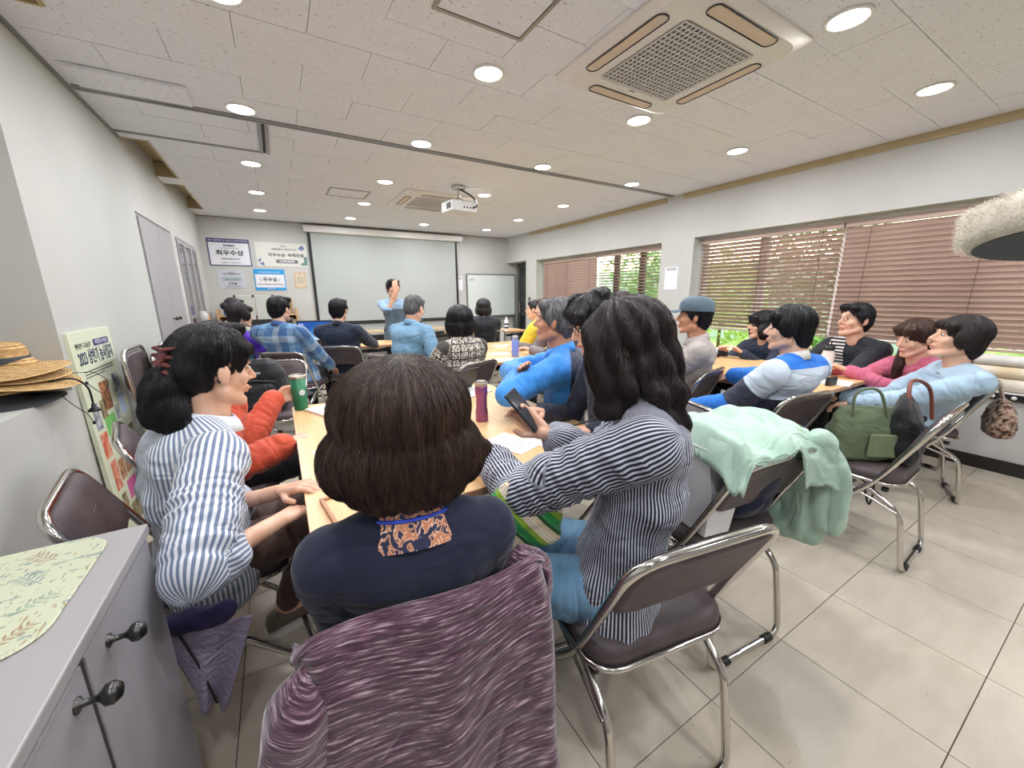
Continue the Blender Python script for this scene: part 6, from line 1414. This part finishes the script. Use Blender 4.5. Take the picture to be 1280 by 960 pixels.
MB().loft([ring_at(c, .122, .098, -.040), ring_at(c, .092, .086, -.008), ring_at(c, .069, .071, .022), ring_at(c, .063, .066, .046), ring_at(c, .060, .063, .046), ring_at(c, .066, .068, .018)], caps=False).build('paisley_collar', mat('paisley_print', '33355a', .7, fn=f_pais), p['t'])
MB().tube(ring_at(c, .079, .080, .008), .0035, 6, closed=True).build('blue_lanyard', mat('lanyard_blue', '2f4fd0', .5), p['t'])
p = PEOPLE['left']; 
m_claw = mottled('tortoise_clip', '33222a', '8f4a44', 40, .25, detail=2)
mb = MB()
for s in (-1, 1):
    for k in range(5):
        a = -.5 + k * .25; mb.tube([p['hx']((s * .012, -.105, .020 + a * .05)), p['hx']((s * .040, -.122 - .01 * math.cos(a), .022 + a * .085)), p['hx']((s * .050, -.108, .015 + a * .11))], [.006, .0065, .003], 6)
    mb.tube([p['hx']((s * .010, -.118, .050)), p['hx']((s * .016, -.132, .02)), p['hx']((s * .010, -.120, -.012))], .007, 8)
mb.build('hair_claw', m_claw, p['t'])
p = PEOPLE['right']; E, W = p['arms'][-1]; d = (W - E).normalized(); u = d.orthogonal().normalized(); w = d.cross(u); c = W - d * .012
MB().tube([tuple(c + (u * math.cos(a) + w * math.sin(a)) * .031) for a in [2 * pi * k / 20 for k in range(20)]], .0042, 8, closed=True).build('bracelet', m_black, p['t'])
p = PEOPLE['lb']; c = p['N'] + V3((0, .035, .004))
MB().tube([(c.x + .066 * math.cos(a), c.y - .008 + .066 * math.sin(a), c.z + .008 - .045 * math.sin(a)) for a in [2 * pi * k / 28 for k in range(28)]], .003, 6, closed=True).build('necklace_cord', mat('cord_maroon', '5a2620', .6), p['t'])
_an = PEOPLE['lb']['lg'][-1][2]
text('shoe_lettering', 'HOKA', .034, (_an.x - .045, _an.y + .04, .052), (pi / 2, 0, -pi / 2), m_paper, PEOPLE['lb']['t'], ext=.002, bold=.001)
# fuzzy hat on a coat stand beside the camera
fz = mottled('cream_fleece', 'cdc3ae', 'eae4d6', 30, .95, .8, 160); t = empty('fleece_hat', (1.33, .07, 1.44), 0, 'cream fuzzy bucket hat with dark lining hanging at the upper right', 'hat')
t.rotation_euler = (math.radians(-5), math.radians(7), 0)
n = 48
def rr_(r, z, k=0): return [(r * math.cos(2 * pi * i / n) * 1.0, r * math.sin(2 * pi * i / n), z + k * math.sin(2 * pi * i / n * 2)) for i in range(n)]
MB().loft([rr_(.180, -.016), rr_(.192, -.014), rr_(.203, .005), rr_(.203, .035), rr_(.192, .055), rr_(.180, .060), rr_(.150, .052), rr_(.108, .062), rr_(.100, .12), rr_(.075, .15), rr_(.01, .158)]).build('fuzzy_shell', fz, t)
MB().loft([rr_(.183, -.018), rr_(.14, .022), rr_(.103, .045), rr_(.094, .11), rr_(.01, .14)]).build('lining', cloth('lining_dark', '33343a', '44454c', 8, .8), t)
vs, fs = [], []
for i in range(9000):
    a = RNG.uniform(0, 2 * pi); v = RNG.uniform(0, 1); r0 = .205 - .05 * max(0, v - .6); z0 = -.012 + .10 * min(v, .65)
    if v > .9: r0 = .105; z0 = RNG.uniform(.06, .14)
    pnt = V3((r0 * math.cos(a), r0 * math.sin(a), z0)); dr_ = V3((math.cos(a), math.sin(a), .6)) + V3(tuple(RNG.normal(size=3) * .8)); dr_.normalize(); sd = dr_.orthogonal().normalized() * .0007; L = RNG.uniform(.006, .014); b = len(vs)
    vs += [pnt - sd, pnt + sd, pnt + dr_ * L]; fs.append((b, b + 1, b + 2))
o = mesh_obj('fuzz', vs, fs, mat('fleece_fibre', 'd6cfbf', .9), t); o['kind'] = 'stuff'
t = empty('coat_stand', (1.36, -.16, 0), 0, 'slim black coat stand to the right of the camera, carrying the fleece hat', 'coat stand')
MB().tube([(0, 0, .02), (0, 0, 1.49)], .014, 12).build('pole', m_black, t); MB().lathe([(.001, 0), (.16, 0), (.16, .015), (.02, .03), (.001, .03)], 28).build('base', m_black, t)
MB().tube([(0, 0, 1.47), (-.02, .10, 1.49), (-.045, .235, 1.575)], .008, 8).build('hook', m_black, t)
